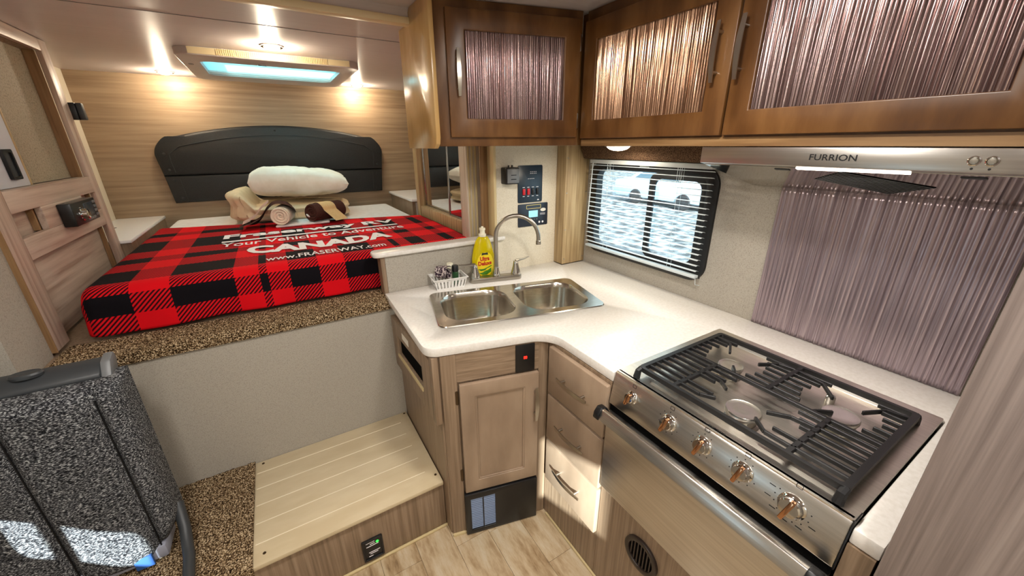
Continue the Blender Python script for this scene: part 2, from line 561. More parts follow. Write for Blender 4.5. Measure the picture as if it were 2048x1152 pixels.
# corner post between power wall and window
cp = struct(obj('trim_4', box(B(), 1.335, 1.497, 1.655, 1.734, 0.901, CZ), 'wood_post', bevel=0.003))
for z in (0.93, 1.10, 1.30, 1.48):
    obj('screw', lathe(B(), [(0.004, 0), (0.003, 0.002), (0, 0.0025)], (0, 0, 0), 10, Matrix.Translation((1.348, 1.655, z)) @ Matrix.Rotation(PI / 2, 4, 'X')), 'nickel', cp)
    obj('screw', lathe(B(), [(0.004, 0), (0.003, 0.002), (0, 0.0025)], (0, 0, 0), 10, Matrix.Translation((1.485, 1.655, z)) @ Matrix.Rotation(PI / 2, 4, 'X')), 'nickel', cp)
# strip of end trims between mirror cabinet and power wall
struct(obj('trim_5', box(B(), 0.94, 0.954, 1.725, 1.80, 1.0965, CZ), 'stone_trim', bevel=0.002))
struct(obj('trim_6', box(B(), 0.90, 0.94, 1.79, 1.80, 1.0965, CZ), 'wood_closet_edge', bevel=0.001))
# riser under the bed
struct(obj('wall_riser', box(B(), -0.755, 1.497, 1.684, 1.72, 0.0, 0.86), 'wallpaper', smooth=False))
fl2 = struct(obj('floor_bed', box(B(), -0.955, 1.45, 1.721, 3.62, 0.80, 0.872), 'wood_lower', smooth=False))

# galley window -----------------------------------------------------
wn = struct(obj('window_1', ring(B(), rr(0.895, 1.625, 0.985, 1.462, 0.075, 8), rr(0.945, 1.575, 1.032, 1.425, 0.045, 8), 'x', 1.485, 1.53), 'black_plastic', bevel=0.003))
obj('window_pane', box(B(), 1.508, 1.511, 1.19, 1.575, 1.03, 1.425), 'window_glass', wn)
sash = obj('sliding_sash', ring(B(), rr(0.945, 1.235, 1.032, 1.425, 0.04, 8), rr(0.97, 1.205, 1.055, 1.40, 0.035, 8), 'x', 1.492, 1.506), 'black_plastic', wn, bevel=0.002)
obj('window_pane', box(B(), 1.497, 1.499, 0.965, 1.21, 1.05, 1.405), 'window_glass', sash)
obj('latch', box(B(), 1.478, 1.485, 1.24, 1.29, 1.447, 1.456), 'white_plastic', wn, bevel=0.001)
# unseen side and rear door windows, shaped to place the sun patches
w2 = struct(obj('window_2', ring(B(), rr(0.14, 0.83, 0.67, 0.93, 0.05), rr(0.175, 0.795, 0.705, 0.895, 0.045), 'x', -1.10, -1.048), 'black_plastic'))
obj('window_pane', box(B(), -1.075, -1.072, 0.171, 0.799, 0.701, 0.899), 'window_glass', w2)
obj('mullion', box(B(), -1.085, -1.060, 0.555, 0.605, 0.705, 0.895), 'black_plastic', w2)  # added bar, splits the sun patch on the seat
d1 = struct(obj('door_1', ring(B(), [(-0.20, 0.02), (-0.20, 1.95), (-0.64, 1.95), (-0.64, 0.02)], [(-0.305, 1.17), (-0.305, 1.51), (-0.515, 1.51), (-0.515, 1.17)], 'y', -1.649, -1.62), 'white_plastic', bevel=0.003))
obj('window_pane', box(B(), -0.516, -0.304, -1.637, -1.634, 1.168, 1.512), 'window_glass', d1)

# ================================================================== LAMPS OF THE ROOM AND ADDED FILL LIGHTS
def puck(loc, power, label, size=0.036, glow='lamp_glow', group='recessed puck lights in the sleeping area ceiling'):
    t = thing('puck_light', label, 'ceiling light', (loc[0], loc[1], loc[2] - 0.008), group)
    obj('trim_ring', ring(B(), circ(loc[0], loc[1], size + 0.010), circ(loc[0], loc[1], size - 0.002), 'z', loc[2] - 0.007, loc[2] - 0.0005), 'chrome', t)
    obj('lens', lathe(B(), [(size, 0), (size * 0.92, -0.008), (size * 0.6, -0.015), (0, -0.018)], (loc[0], loc[1], loc[2] - 0.001), 24), glow, t)
    l = bpy.data.lights.new('puck_glow', 'POINT')
    l.energy, l.color, l.shadow_soft_size = power, (1, 0.84, 0.62), 0.02
    lo = bpy.data.objects.new('puck_glow', l)
    COL.objects.link(lo)
    lo.parent = t
    lo.location = (0, 0, -0.035)
    return t
puck((-0.445, 3.43, CZ2), 6.5, 'glowing puck light between closet and skylight corner', group=None)
puck((0.115, 2.345, CZ2), 6.5, 'glowing puck light at the ribbed edge of the skylight', group=None)
puck((0.70, 3.46, CZ2), 6.5, 'glowing puck light at the skylight corner by the cabinet with mirrors', group=None)
for n, (x, y) in enumerate(((-0.35, 0.55), (0.35, -0.35), (-0.35, -0.95), (0.55, 0.55))):  # unseen lamps added to brighten the interior
    t = thing('ceiling_light', 'round white LED ceiling light over the galley aisle', 'ceiling light', (x, y, CZ - 0.02), 'LED ceiling lights over the aisle')
    obj('base_ring', ring(B(), circ(x, y, 0.095, 32), circ(x, y, 0.08, 32), 'z', CZ - 0.018, CZ - 0.0005), 'white_plastic', t)
    obj('diffuser', lathe(B(), [(0.08, 0), (0.075, -0.012), (0.05, -0.018), (0, -0.02)], (x, y, CZ - 0.002), 32), 'lamp_white', t)
    disc_lamp('ceiling_glow', (x, y, CZ - 0.03), 11.0, 0.16, (1, 0.955, 0.89), t)

# ================================================================== DOOR / DRAWER BUILDERS
def bow_handle(parent, M, p0, p1, m='nickel', out=0.03, wdt=0.006):
    """bowed bar between two posts; p0,p1 are (x,z) ends in the local front frame"""
    bm = B()
    P0, P1 = Vector((p0[0], 0, p0[1])), Vector((p1[0], 0, p1[1]))
    d = (P1 - P0)
    side = Vector((d.z, 0, -d.x)).normalized()
    rows = []
    N = 14
    for i in range(N + 1):
        u = i / N
        yy = -out * (0.72 + 0.28 * math.sin(PI * u))
        c_ = P0 + d * u
        ww = wdt * (0.8 + 0.5 * math.sin(PI * u))
        q = [c_ + side * ww + Vector((0, yy, 0)), c_ - side * ww + Vector((0, yy, 0)), c_ - side * ww + Vector((0, yy + 0.004, 0)), c_ + side * ww + Vector((0, yy + 0.004, 0))]
        rows.append([bm.verts.new(M @ v) for v in q])
    for a, b_ in zip(rows, rows[1:]):
        for k in range(4):
            bm.faces.new((a[k], a[(k + 1) % 4], b_[(k + 1) % 4], b_[k]))
    bm.faces.new(rows[0])
    bm.faces.new(rows[-1][::-1])
    h = obj('handle', bm, m, parent)
    for u in (0.17, 0.83):
        c_ = P0 + d * u
        obj('handle_post', tube(B(), [M @ (c_ + Vector((0, 0, 0))), M @ (c_ + Vector((0, -out * 0.84, 0)))], 0.0045, 10), m, h)
    return h

def ribbed_bm(M, x0, x1, z0, z1, y0, pitch=0.0085, amp=0.0052, nz=26, seed=1.0, pk=1.6):
    bm = B()
    nx = int((x1 - x0) / pitch * 8)
    def f(u, v):
        x = x0 + (x1 - x0) * u
        z = z0 + (z1 - z0) * v
        ph = 0.36 * noise.noise(Vector((x * 30, z * 1.4, seed))) + 0.9 * noise.noise(Vector((x * 9, 0.3, seed)))
        a = 0.65 + 0.7 * noise.noise(Vector((x * 90, z * 1.6, seed + 4)))
        y = y0 - amp * a * (0.5 + 0.5 * math.cos(2 * PI * x / pitch + 2.2 * ph)) ** pk
        return M @ Vector((x, y, z))
    return surf(bm, f, nx, nz)

def framed_door(parent, M, x0, x1, z0, z1, sw, y0, th, m, panel, hinge_x=None, hinges=(), hm='nickel', seed=1.0):
    """frame of stiles and rails standing th proud of the plane y=y0"""
    bm = B()
    ring(bm, [(x0, z0), (x1, z0), (x1, z1), (x0, z1)], [(x0 + sw, z0 + sw), (x1 - sw, z0 + sw), (x1 - sw, z1 - sw), (x0 + sw, z1 - sw)], 'y', y0 - th, y0 - 0.001, M)
    d = obj('door', bm, m, parent, bevel=0.003)
    if panel == 'wood':
        obj('door_panel', box(B(), x0 + sw - 0.001, x1 - sw + 0.001, y0 - th * 0.55, y0 - 0.002, z0 + sw - 0.001, z1 - sw + 0.001, M), m, d)
        bm = B()
        ring(bm, [(x0 + sw - .001, z0 + sw - .001), (x1 - sw + .001, z0 + sw - .001), (x1 - sw + .001, z1 - sw + .001), (x0 + sw - .001, z1 - sw + .001)], [(x0 + sw + .006, z0 + sw + .006), (x1 - sw - .006, z0 + sw + .006), (x1 - sw - .006, z1 - sw - .006), (x0 + sw + .006, z1 - sw - .006)], 'y', y0 - th * 0.85, y0 - th * .5, M)
        obj('panel_bead', bm, m, d, bevel=0.002)
    else:
        p = obj('ribbed_panel', ribbed_bm(M, x0 + sw - 0.001, x1 - sw + 0.001, z0 + sw - 0.001, z1 - sw + 0.001, y0 - th * 0.35, seed=seed), panel, d)
        p['label'] = 'wavy ribbed metallic bronze insert'
    if hinge_x is not None:
        for hz in hinges:
            obj('hinge', prism(B(), rr(hinge_x - 0.006, hinge_x + 0.006, hz - 0.03, hz + 0.03, 0.005, 4), 'y', y0 - 0.006, y0 - 0.0005, M), hm, d, bevel=0.001)
    return d

# ================================================================== SINK BASE CABINET
MS = rot((0.378, 1.123, 0), 14)
sc = thing('sink_cabinet', 'taupe wood base cabinet below the sink with one framed door', 'cabinet', (0.60, 1.3, 0))
bm = B()
prism(bm, [(0.374, 1.13), (0.386, 1.123), (0.772, 1.027), (0.772, 1.040), (0.390, 1.136), (0.390, 1.68), (0.374, 1.68)], 'z', 0.0, 0.864)
obj('cabinet_body', bm, 'wood_lower', sc, bevel=0.002)
obj('cabinet_floor', box(B(), 0.39, 0.77, 1.15, 1.68, 0.06, 0.075), 'wood_lower', sc)
obj('face_stile', prism(B(), rr(0.002, 0.058, -0.008, 0.004, 0.003, 3), 'z', 0.0, 0.864, MS), 'wood_lower', sc)
obj('face_stile', prism(B(), rr(0.37, 0.41, -0.008, 0.004, 0.003, 3), 'z', 0.0, 0.864, MS), 'wood_lower', sc)
noisy('wood_lower_h', [(118, 98, 78), (138, 116, 94), (154, 132, 109)], (3, 30, 120), 1, 5, 0.42, lo=0.3, hi=0.7)
obj('face_rail', box(B(), 0.058, 0.37, -0.006, 0.004, 0.748, 0.864, MS), 'wood_lower_h', sc)
dd = framed_door(sc, MS, 0.063, 0.367, 0.230, 0.742, 0.056, -0.004, 0.019, 'maple_lower', 'wood', 0.054, (0.683, 0.315), 'bronze_hinge')
bow_handle(dd, MS @ Matrix.Translation((0, -0.023, 0)), (0.352, 0.535), (0.352, 0.685))
pn = obj('detector_panel', box(B(), 0.278, 0.353, -0.012, -0.006, 0.748, 0.862, MS), 'black_plastic', sc, bevel=0.002)
obj('indicator_light', box(B(), 0.309, 0.322, -0.0135, -0.0115, 0.803, 0.814, MS), 'led_red', pn, bevel=0.001)
# tilt-out bin on the aisle side
tb = obj('bin_front', ring(B(), [(1.15, 0.585), (1.655, 0.565), (1.665, 0.815), (1.15, 0.842)], [(1.245, 0.668), (1.585, 0.655), (1.585, 0.742), (1.245, 0.765)], 'x', 0.35, 0.373), 'wood_lower', sc, bevel=0.002)
obj('bin_opening', prism(B(), [(1.243, 0.666), (1.587, 0.653), (1.587, 0.744), (1.243, 0.767)], 'x', 0.364, 0.3735), 'black_hole', tb)  # black plate in place of the shaded bin interior
obj('sill_edge', prism(B(), [(1.245, 0.655), (1.585, 0.642), (1.585, 0.655), (1.245, 0.668)], 'x', 0.346, 0.352), 'stone_trim', tb)
obj('rating_sticker', prism(B(), [(1.40, 0.775), (1.49, 0.772), (1.49, 0.80), (1.40, 0.803)], 'x', 0.3490, 0.3498), 'sticker', tb)
obj('corner_block', box(B(), 0.35, 0.373, 1.118, 1.15, 0.58, 0.862), 'wood_lower', sc, bevel=0.002)
# furnace vent under the door
fv = thing('furnace_vent', 'black furnace vent grille at the floor below the sink cabinet door', 'vent', (0.58, 1.05, 0.0))
obj('vent_frame', ring(B(), [(0.056, 0.004), (0.367, 0.004), (0.367, 0.224), (0.056, 0.224)], [(0.080, 0.024), (0.182, 0.024), (0.182, 0.196), (0.080, 0.196)], 'y', -0.030, -0.009, MS), 'black_plastic', fv, bevel=0.003)
obj('vent_back', box(B(), 0.078, 0.184, -0.0165, -0.0095, 0.022, 0.198, MS), 'black_hole', fv)
for k in range(17):
    z = 0.030 + k * 0.0098
    obj('slat', prism(B(), [(-0.027, z), (-0.020, z + 0.006), (-0.020, z + 0.0075), (-0.027, z + 0.0015)], 'x', 0.080, 0.182, MS), 'vent_blue', fv, smooth=False)
obj('mullion', box(B(), 0.129, 0.133, -0.029, -0.018, 0.024, 0.196, MS), 'black_plastic', fv)
# floor trim
struct(obj('trim_7', prism(B(), rr(0.0, 0.056, -0.018, -0.0085, 0.003, 3), 'z', 0.0005, 0.010, MS), 'stone_trim'))

# ================================================================== DRAWER CABINET AND LOWER PANEL
MD = rot((0.774, 0.995, 0), 90)     # x runs to -Y, y into +X
dc = thing('drawer_cabinet', 'taupe wood base cabinet with three drawers beside the oven', 'cabinet', (0.95, 0.85, 0))
obj('cabinet_body', box(B(), 0.776, 1.42, 0.6935, 1.02, 0.0, 0.864), 'wood_lower', dc)
for k, (z0, z1) in enumerate(((0.657, 0.855), (0.440, 0.648), (0.226, 0.431))):
    dr = obj('drawer', box(B(), 0.004, 0.302, -0.019, 0.0015, z0, z1, MD), 'maple_lower', dc, bevel=0.005)
    zc = (z0 + z1) / 2 + 0.005
    bow_handle(dr, MD @ Matrix.Translation((0, -0.019, 0)), (0.075, zc), (0.232, zc), out=0.028)
obj('lower_panel', box(B(), 0.7745, 0.784, 0.694, 1.0, 0.0, 0.224), 'wood_lower', dc)
op = thing('oven_base', 'taupe wood panel under the oven reaching to the floor', 'cabinet', (0.95, 0.39, 0))
obj('front_panel', box(B(), 0.7745, 0.790, 0.0625, 0.692, 0.0, 0.455), 'wood_lower', op)
obj('back_board', box(B(), 0.79, 0.80, 0.11, 0.68, 0.0, 0.455), 'wood_lower', op)
obj('front_stile', box(B(), 0.7745, 0.790, 0.0625, 0.103, 0.455, 0.864), 'wood_lower', op)
# round vent
hv = thing('round_vent', 'round dark brown heat vent in the panel under the oven', 'vent', (0.77, 0.50, 0.338))
mat('vent_brown', (40, 30, 26), 0.4)
VY, VZ = 0.502, 0.338
obj('vent_rim', ring(B(), circ(VY, VZ, 0.062, 32), circ(VY, VZ, 0.046, 32), 'x', 0.764, 0.7742), 'vent_brown', hv, bevel=0.002)
obj('vent_back', prism(B(), circ(VY, VZ, 0.047, 32), 'x', 0.7725, 0.7742), 'black_hole', hv)
for k in range(-3, 4):
    yy = k * 0.012
    hl = math.sqrt(0.047 ** 2 - yy ** 2)
    obj('slat', box(B(), 0.767, 0.772, VY + yy - 0.0022, VY + yy + 0.0022, VZ - hl, VZ + hl), 'vent_brown', hv)
# trim at floor along drawers
struct(obj('trim_8', box(B(), 0.766, 0.774, 0.10, 0.995, 0.0005, 0.010), 'stone_trim', bevel=0.002))

# tall panel at right
tp = thing('pantry_cabinet', 'tall grey-brown wood pantry cabinet standing at the end of the counter by the range', 'cabinet', (1.1, -0.27, 0.0))
obj('cabinet_body', box(B(), 0.764, 1.4965, -0.60, 0.057, 0.0, CZ - 0.002), 'wood_tall', tp)
obj('pantry_door', box(B(), 0.746, 0.7635, -0.598, 0.0565, 0.08, CZ - 0.03), 'wood_tall', tp, bevel=0.002)
bow_handle(tp, rot((0.746, 0.057, 0), 90), (0.60, 0.95), (0.60, 1.10))

# ================================================================== COUNTERTOP
pts = []
pts += [(1.497, 1.654), (1.334, 1.654), (1.334, 1.733), (0.352, 1.733), (0.352, 1.70)]
pts += [(0.335, 1.19)]
def arc(cx, cy, r, a0, a1, n=8):
    return [(cx + r * math.cos(math.radians(a0 + (a1 - a0) * i / n)), cy + r * math.sin(math.radians(a0 + (a1 - a0) * i / n))) for i in range(n + 1)]
pts += arc(0.39, 1.165, 0.055, 180, 256, 8)
pts += [(0.62, 1.052)]
pts += arc(0.677, 0.935, 0.100, 76, 0, 10)      # concave turn towards the range
pts += [(0.777, 0.692), (1.311, 0.692), (1.311, 0.104), (0.777, 0.104), (0.777, 0.0595), (1.497, 0.0595)]
ct = obj('countertop', prism(B(), pts, 'z', 0.866, 0.90), 'counter', bevel=0.004)
tag(ct, 'off-white laminate countertop around sink and range', 'countertop')
# sink cut-out
MK = rot((0.436, 1.248, 0.9), 13.5)
cutter = obj('cutter', prism(B(), rr(0.02, 0.69, 0.02, 0.345, 0.05), 'z', -0.2, 0.2, MK), 'counter')
md = ct.modifiers.new('cut', 'BOOLEAN')
md.object = cutter
md.solver = 'EXACT'
bpy.context.view_layer.update()
me = bpy.data.meshes.new_from_object(ct.evaluated_get(bpy.context.evaluated_depsgraph_get()))
ct.modifiers.clear()
ct.data = me
bpy.data.objects.remove(cutter)

# same cut through the cabinet body and drawer cabinet tops is not needed: bowls are shallow here
# ================================================================== SINK
SW, SD = 0.71, 0.372
sk = thing('double_sink', 'stainless steel double-bowl drop-in sink in the countertop', 'sink', (0.83, 1.35, 0.9))
bowls = [(0.035, 0.335, 0.035, 0.335), (0.375, 0.675, 0.035, 0.335)]
def bowl(x0, x1, y0, y1):
    bm = B()
    prof = [(0.0, 0.0045, 0.085), (0.004, -0.001, 0.083), (0.008, -0.02, 0.08), (0.016, -0.115, 0.078), (0.024, -0.130, 0.07), (0.042, -0.138, 0.06), (0.07, -0.140, 0.045)]
    rows = []
    for ins, z, r in prof:
        rows.append([bm.verts.new(MK @ Vector((p[0], p[1], z))) for p in rr(x0 + ins, x1 - ins, y0 + ins, y1 - ins, min(r, 0.085), 8)])
    for a, b_ in zip(rows, rows[1:]):
        n = len(a)
        for k in range(n):
            bm.faces.new((a[k], b_[k], b_[(k + 1) % n], a[(k + 1) % n]))
    bm.faces.new(rows[-1])
    return bm
# deck: plate with two holes, built by strips through a boolean-free fill
def deck():
    bm = B()
    loops = [rr(0, SW, 0, SD, 0.035, 8)] + [rr(b_[0], b_[1], b_[2], b_[3], 0.085, 8) for b_ in bowls]
    es = []
    for L in loops:
        vv = [bm.verts.new((p[0], p[1], 0.0045)) for p in L]
        for i_ in range(len(vv)):
            es.append(bm.edges.new((vv[i_], vv[(i_ + 1) % len(vv)])))
    bmesh.ops.triangle_fill(bm, edges=es, use_beauty=True)
    # rim going down to counter
    out = loops[0]
    a = [bm.verts.new((p[0], p[1], 0.0045)) for p in out]
    cx, cy = SW / 2, SD / 2
    b2 = [bm.verts.new((cx + (p[0] - cx) * 1.008, cy + (p[1] - cy) * 1.014, 0.0006)) for p in out]
    for i_ in range(len(out)):
        j = (i_ + 1) % len(out)
        bm.faces.new((a[i_], a[j], b2[j], b2[i_]))
    bm.transform(MK)
    return bm
obj('sink_rim', deck(), 'steel_sink', sk)
for b_ in bowls:
    o = obj('bowl', bowl(*b_), 'steel_sink', sk)
    cx, cy = (b_[0] + b_[1]) / 2, (b_[2] + b_[3]) / 2
    obj('drain', lathe(B(), [(0.04, 0.0), (0.036, 0.003), (0.03, 0.001), (0, 0.001)], (cx, cy, -0.1395), 24, MK), 'chrome', o)

# ================================================================== FAUCET
fa = thing('kitchen_faucet', 'brushed nickel gooseneck faucet with two lever handles behind the sink', 'faucet', (0.89, 1.60, 0.9))
MF = rot((0.746, 1.627, 0.9), 14)
obj('base_plate', prism(B(), rr(0.0, 0.268, 0.0, 0.05, 0.02, 6), 'z', 0.0005, 0.026, MF), 'nickel', fa, bevel=0.005)
sb = MF @ Vector((0.137, 0.025, 0.026))
obj('spout_collar', lathe(B(), [(0.02, 0), (0.019, 0.012), (0.0145, 0.03), (0.0135, 0.042), (0.012, 0.046)], sb, 24), 'chrome', fa)
oz = Vector((1.052, 1.492, 1.098))
dirv = Vector((oz.x - sb.x, oz.y - sb.y, 0))
R_ = dirv.length / 2
dirv.normalize()
zb = 1.125
sp = [sb + Vector((0, 0, 0.02)), sb + Vector((0, 0, 0.1))]
for i_ in range(0, 19):
    a = PI - PI * i_ / 18
    sp.append(Vector((sb.x, sb.y, zb)) + dirv * (R_ + R_ * math.cos(a)) + Vector((0, 0, R_ * math.sin(a))))
sp.append(Vector((oz.x, oz.y, 1.105)))
s_ = obj('spout', tube(B(), sp, 0.0105, 14), 'nickel', fa)
obj('aerator', lathe(B(), [(0.0125, 0), (0.0125, 0.018), (0.011, 0.02)], (oz.x, oz.y, 1.092), 18), 'nickel', s_)
for sx_, dr in ((0.028, Vector((-1, 0.05, 0))), (0.240, Vector((1, 0.05, 0)))):
    c_ = MF @ Vector((sx_, 0.025, 0.026))
    h = obj('handle', lathe(B(), [(0.0255, 0), (0.025, 0.006), (0.021, 0.022), (0.0145, 0.045), (0.0125, 0.06), (0.012, 0.068), (0, 0.072)], c_, 24), 'chrome', fa)
    lv = [c_ + Vector((0, 0, 0.066)), c_ + dr * 0.02 + Vector((0, 0, 0.070)), c_ + dr * 0.05 + Vector((0, 0, 0.071)), c_ + dr * 0.085 + Vector((0, 0, 0.077))]
    obj('lever', tube(B(), lv, [0.009, 0.007, 0.005, 0.003], 10), 'nickel', h)

# ================================================================== DISH SOAP
ds = thing('dish_soap_bottle', 'yellow dish soap bottle standing behind the faucet', 'bottle', (0.862, 1.690, 0.9))
bc = (0.850, 1.692)
prof = [(0.040, 0.0), (0.056, 0.006), (0.060, 0.04), (0.063, 0.09), (0.061, 0.12), (0.050, 0.165), (0.040, 0.195), (0.030, 0.212), (0.017, 0.220)]
BY = 0.55
obj('bottle_body', lathe(B(), prof, (bc[0], bc[1], 0.9), 32, sy=BY), 'soap', ds)
obj('cap', lathe(B(), [(0.019, 0), (0.019, 0.012), (0.014, 0.014), (0.012, 0.03), (0.0155, 0.032), (0.0155, 0.042), (0.006, 0.044), (0.006, 0.050), (0, 0.051)], (bc[0], bc[1], 1.118), 20), 'bottle_cap', ds)
def rad(z):
    for (r0, z0), (r1, z1) in zip(prof, prof[1:]):
        if z0 <= z <= z1:
            return r0 + (r1 - r0) * (z - z0) / (z1 - z0)
    return 0.06
AL = math.radians(-14)
def onb(lift):
    def f(u, v):          # u across the front, v height
        r = rad(v)
        q = max(-0.97, min(0.97, u / r))
        ph = math.asin(q) + AL * 0.6
        return Vector((bc[0] + (r + lift) * math.sin(ph), bc[1] - BY * (r + lift) * math.cos(ph) - lift * 0.6, 0.9 + v))
    return f
def patch(pts, lift, n=1):
    f = onb(lift)
    bm = B()
    c_ = (sum(p[0] for p in pts) / len(pts), sum(p[1] for p in pts) / len(pts))
    rings = []
    for k in (1, 0.75, 0.5, 0.25):
        rings.append([bm.verts.new(f(c_[0] + (p[0] - c_[0]) * k, c_[1] + (p[1] - c_[1]) * k)) for p in pts])
    for a, b_ in zip(rings, rings[1:]):
        for i_ in range(len(pts)):
            bm.faces.new((a[i_], a[(i_ + 1) % len(pts)], b_[(i_ + 1) % len(pts)], b_[i_]))
    bm.faces.new(rings[-1])
    return bm
lb = obj('label', patch(circ(0.004, 0.078, 0.046, 32, 0.066), 0.0008), 'soap_label', ds)
obj('lettering', text_bm('Ultra', -0.024, 0.026, 0.100, 0.122, onb(0.0016), offset=0.045), 'soap_red', lb)
obj('lettering', text_bm('Deluxe', -0.034, 0.038, 0.076, 0.098, onb(0.0016), offset=0.045), 'soap_red', lb)
obj('label_band', patch([(-0.016, 0.129), (0.020, 0.129), (0.018, 0.141), (-0.012, 0.141)], 0.0016), 'label_dark', lb)
obj('label_swoosh', patch([(-0.036, 0.058), (-0.02, 0.056), (0.0, 0.060), (0.036, 0.072), (0.040, 0.066), (0.0, 0.05), (-0.02, 0.047)], 0.0016), 'soap_green', lb)
obj('label_swoosh', patch([(-0.030, 0.036), (0.0, 0.046), (0.036, 0.058), (0.036, 0.036), (0.01, 0.024), (-0.012, 0.026)], 0.0016), 'soap_green', lb)

# ================================================================== BASKET WITH THINGS IN IT
MBk = rot((0.572, 1.632, 0.9), 6)
bk = thing('plastic_basket', 'small white slotted plastic basket on the counter by the half wall', 'basket', (0.63, 1.66, 0.9))
bw, bd, bh = 0.135, 0.085, 0.052
def bpt(u, v, k):      # u,v in 0..1 around the footprint, k height 0..1
    g = 0.012 * k
    return MBk @ Vector((-g + u * (bw + 2 * g), -g + v * (bd + 2 * g), 0.001 + k * bh))
def wall_bars(p, q, n, name):
    bm = B()
    # rails
    for k0, k1 in ((0.0, 0.14), (0.78, 1.0)):
        vs_ = [bpt(p[0], p[1], k0), bpt(q[0], q[1], k0), bpt(q[0], q[1], k1), bpt(p[0], p[1], k1)]
        bm.faces.new([bm.verts.new(v) for v in vs_])
    for i_ in range(n + 1):
        t0, t1 = (i_ - 0.31) / n, (i_ + 0.31) / n
        t0, t1 = max(0, t0), min(1, t1)
        L = lambda t, k: bpt(p[0] + (q[0] - p[0]) * t, p[1] + (q[1] - p[1]) * t, k)
        bm.faces.new([bm.verts.new(v) for v in (L(t0, 0.14), L(t1, 0.14), L(t1, 0.78), L(t0, 0.78))])
    r = bmesh.ops.solidify(bm, geom=bm.faces[:], thickness=0.0016)
    return obj(name, bm, 'white_plastic', bk)
wall_bars((0, 0), (1, 0), 9, 'basket_side')
wall_bars((1, 0), (1, 1), 6, 'basket_side')
wall_bars((1, 1), (0, 1), 9, 'basket_side')
wall_bars((0, 1), (0, 0), 6, 'basket_side')
obj('basket_bottom', box(B(), 0, bw, 0, bd, 0.0006, 0.003, MBk), 'white_plastic', bk)
bm = B()
ring(bm, [(-0.018, -0.018), (bw + 0.018, -0.018), (bw + 0.018, bd + 0.018), (-0.018, bd + 0.018)], [(-0.011, -0.011), (bw + 0.011, -0.011), (bw + 0.011, bd + 0.011), (-0.011, bd + 0.011)], 'z', bh, bh + 0.004, MBk)
obj('basket_rim', bm, 'white_plastic', bk, bevel=0.001)
def roll_bm(c0, c1, r, turns=2.6, w=0.0, th=0.012, n=56, nl=10, wob=0.05):
    """rolled cloth: spiral sheet from c0 to c1"""
    c0, c1 = Vector(c0), Vector(c1)
    d = (c1 - c0).normalized()
    up = Vector((0, 0, 1))
    a = d.cross(up).normalized()
    b_ = a.cross(d)
    bm = B()
    def f(u, v):
        ang = u * turns * 2 * PI
        rr_ = r * (0.12 + 0.88 * u)
        q = 1 + wob * noise.noise(Vector((ang * 0.6, v * 3, r * 50)))
        c_ = c0 + (c1 - c0) * v + d * (0.012 * (1 - u) * (1 if v > 0.5 else -1) * (-1))
        return c_ + (a * math.cos(ang) + b_ * math.sin(ang)) * rr_ * q
    surf(bm, f, n, nl)
    bmesh.ops.solidify(bm, geom=bm.faces[:], thickness=th)
    return bm
p0 = MBk @ Vector((0.025, 0.062, 0.070))
p1 = MBk @ Vector((0.068, 0.014, 0.078))
o = obj('rolled_dishcloth', roll_bm(p0, p1, 0.034, 2.4, th=0.007), 'cloth_mottled')
tag(o, 'mottled purple and white dishcloth rolled up in the white basket', 'cloth')
def mini_bottle(u, v, r, hb, capm, bodym, label):
    c_ = MBk @ Vector((u, v, 0.004))
    t = thing('mini_bottle', label, 'bottle', c_)
    obj('bottle_body', lathe(B(), [(r * 0.94, 0), (r, 0.003), (r, hb), (r * 0.7, hb + 0.006), (r * 0.7, hb + 0.008)], c_, 20), bodym, t)
    obj('cap', lathe(B(), [(r * 1.02, 0), (r * 1.02, 0.026), (r * 0.9, 0.029), (0, 0.029)], c_ + Vector((0, 0, hb + 0.006)), 20), capm, t)
mini_bottle(0.106, 0.045, 0.0155, 0.062, 'black_plastic', 'green_bottle', 'small dark green bottle with black cap in the white basket')
mini_bottle(0.090, 0.081, 0.0155, 0.066, 'bottle_cap', 'sticker', 'small pale bottle with cream cap at the back of the basket')

# ================================================================== GAS RANGE
ra = thing('gas_range', 'stainless steel gas range with black grate and copper-faced knobs', 'range', (1.03, 0.40, 0.46))
RY0, RY1 = 0.107, 0.689
obj('oven_body', box(B(), 0.792, 1.30, RY0 + 0.004, RY1 - 0.004, 0.462, 0.862), 'dark_grey', ra)
# cooktop: flange with recessed tray
prof = [(0, 0.905), (0.0, 0.9012)]
bm = B()
loops = [[(0.783, RY0), (1.31, RY0), (1.31, RY1), (0.783, RY1)]]
outer = rr(0.785, 1.31, RY0, RY1, 0.004, 8)
rec = rr(0.838, 1.262, 0.14, 0.648, 0.03, 8)
rows = [(outer, 0.9012), (outer, 0.909), (rec, 0.909), (rr(0.846, 1.254, 0.148, 0.640, 0.026, 8), 0.896)]
vr = [[bm.verts.new((p[0], p[1], z)) for p in L] for L, z in rows]
for a, b_ in zip(vr, vr[1:]):
    for k in range(len(a)):
        bm.faces.new((a[k], a[(k + 1) % len(a)], b_[(k + 1) % len(a)], b_[k]))
bm.faces.new(vr[-1])
noisy('steel_top', [(214, 208, 198), (226, 220, 210)], (200, 3, 200), 1, 3, 0.34, metal=1.0, bump=0.02)
ck = obj('cooktop', bm, 'steel_top', ra)
# control panel: slanted front
cpf = [(0.800, 0.909), (0.788, 0.909), (0.780, 0.900), (0.764, 0.800), (0.772, 0.795), (0.800, 0.795)]
obj('control_panel', prism(B(), [(p[0], p[1]) for p in cpf], 'y', RY0, RY1), 'steel', ra, bevel=0.003)
obj('end_cap', prism(B(), [(0.815, 0.911), (0.784, 0.911), (0.776, 0.900), (0.762, 0.80), (0.768, 0.80), (0.785, 0.902), (0.815, 0.905)], 'y', RY0 - 0.0025, RY0 - 0.0002), 'black_plastic', ra)
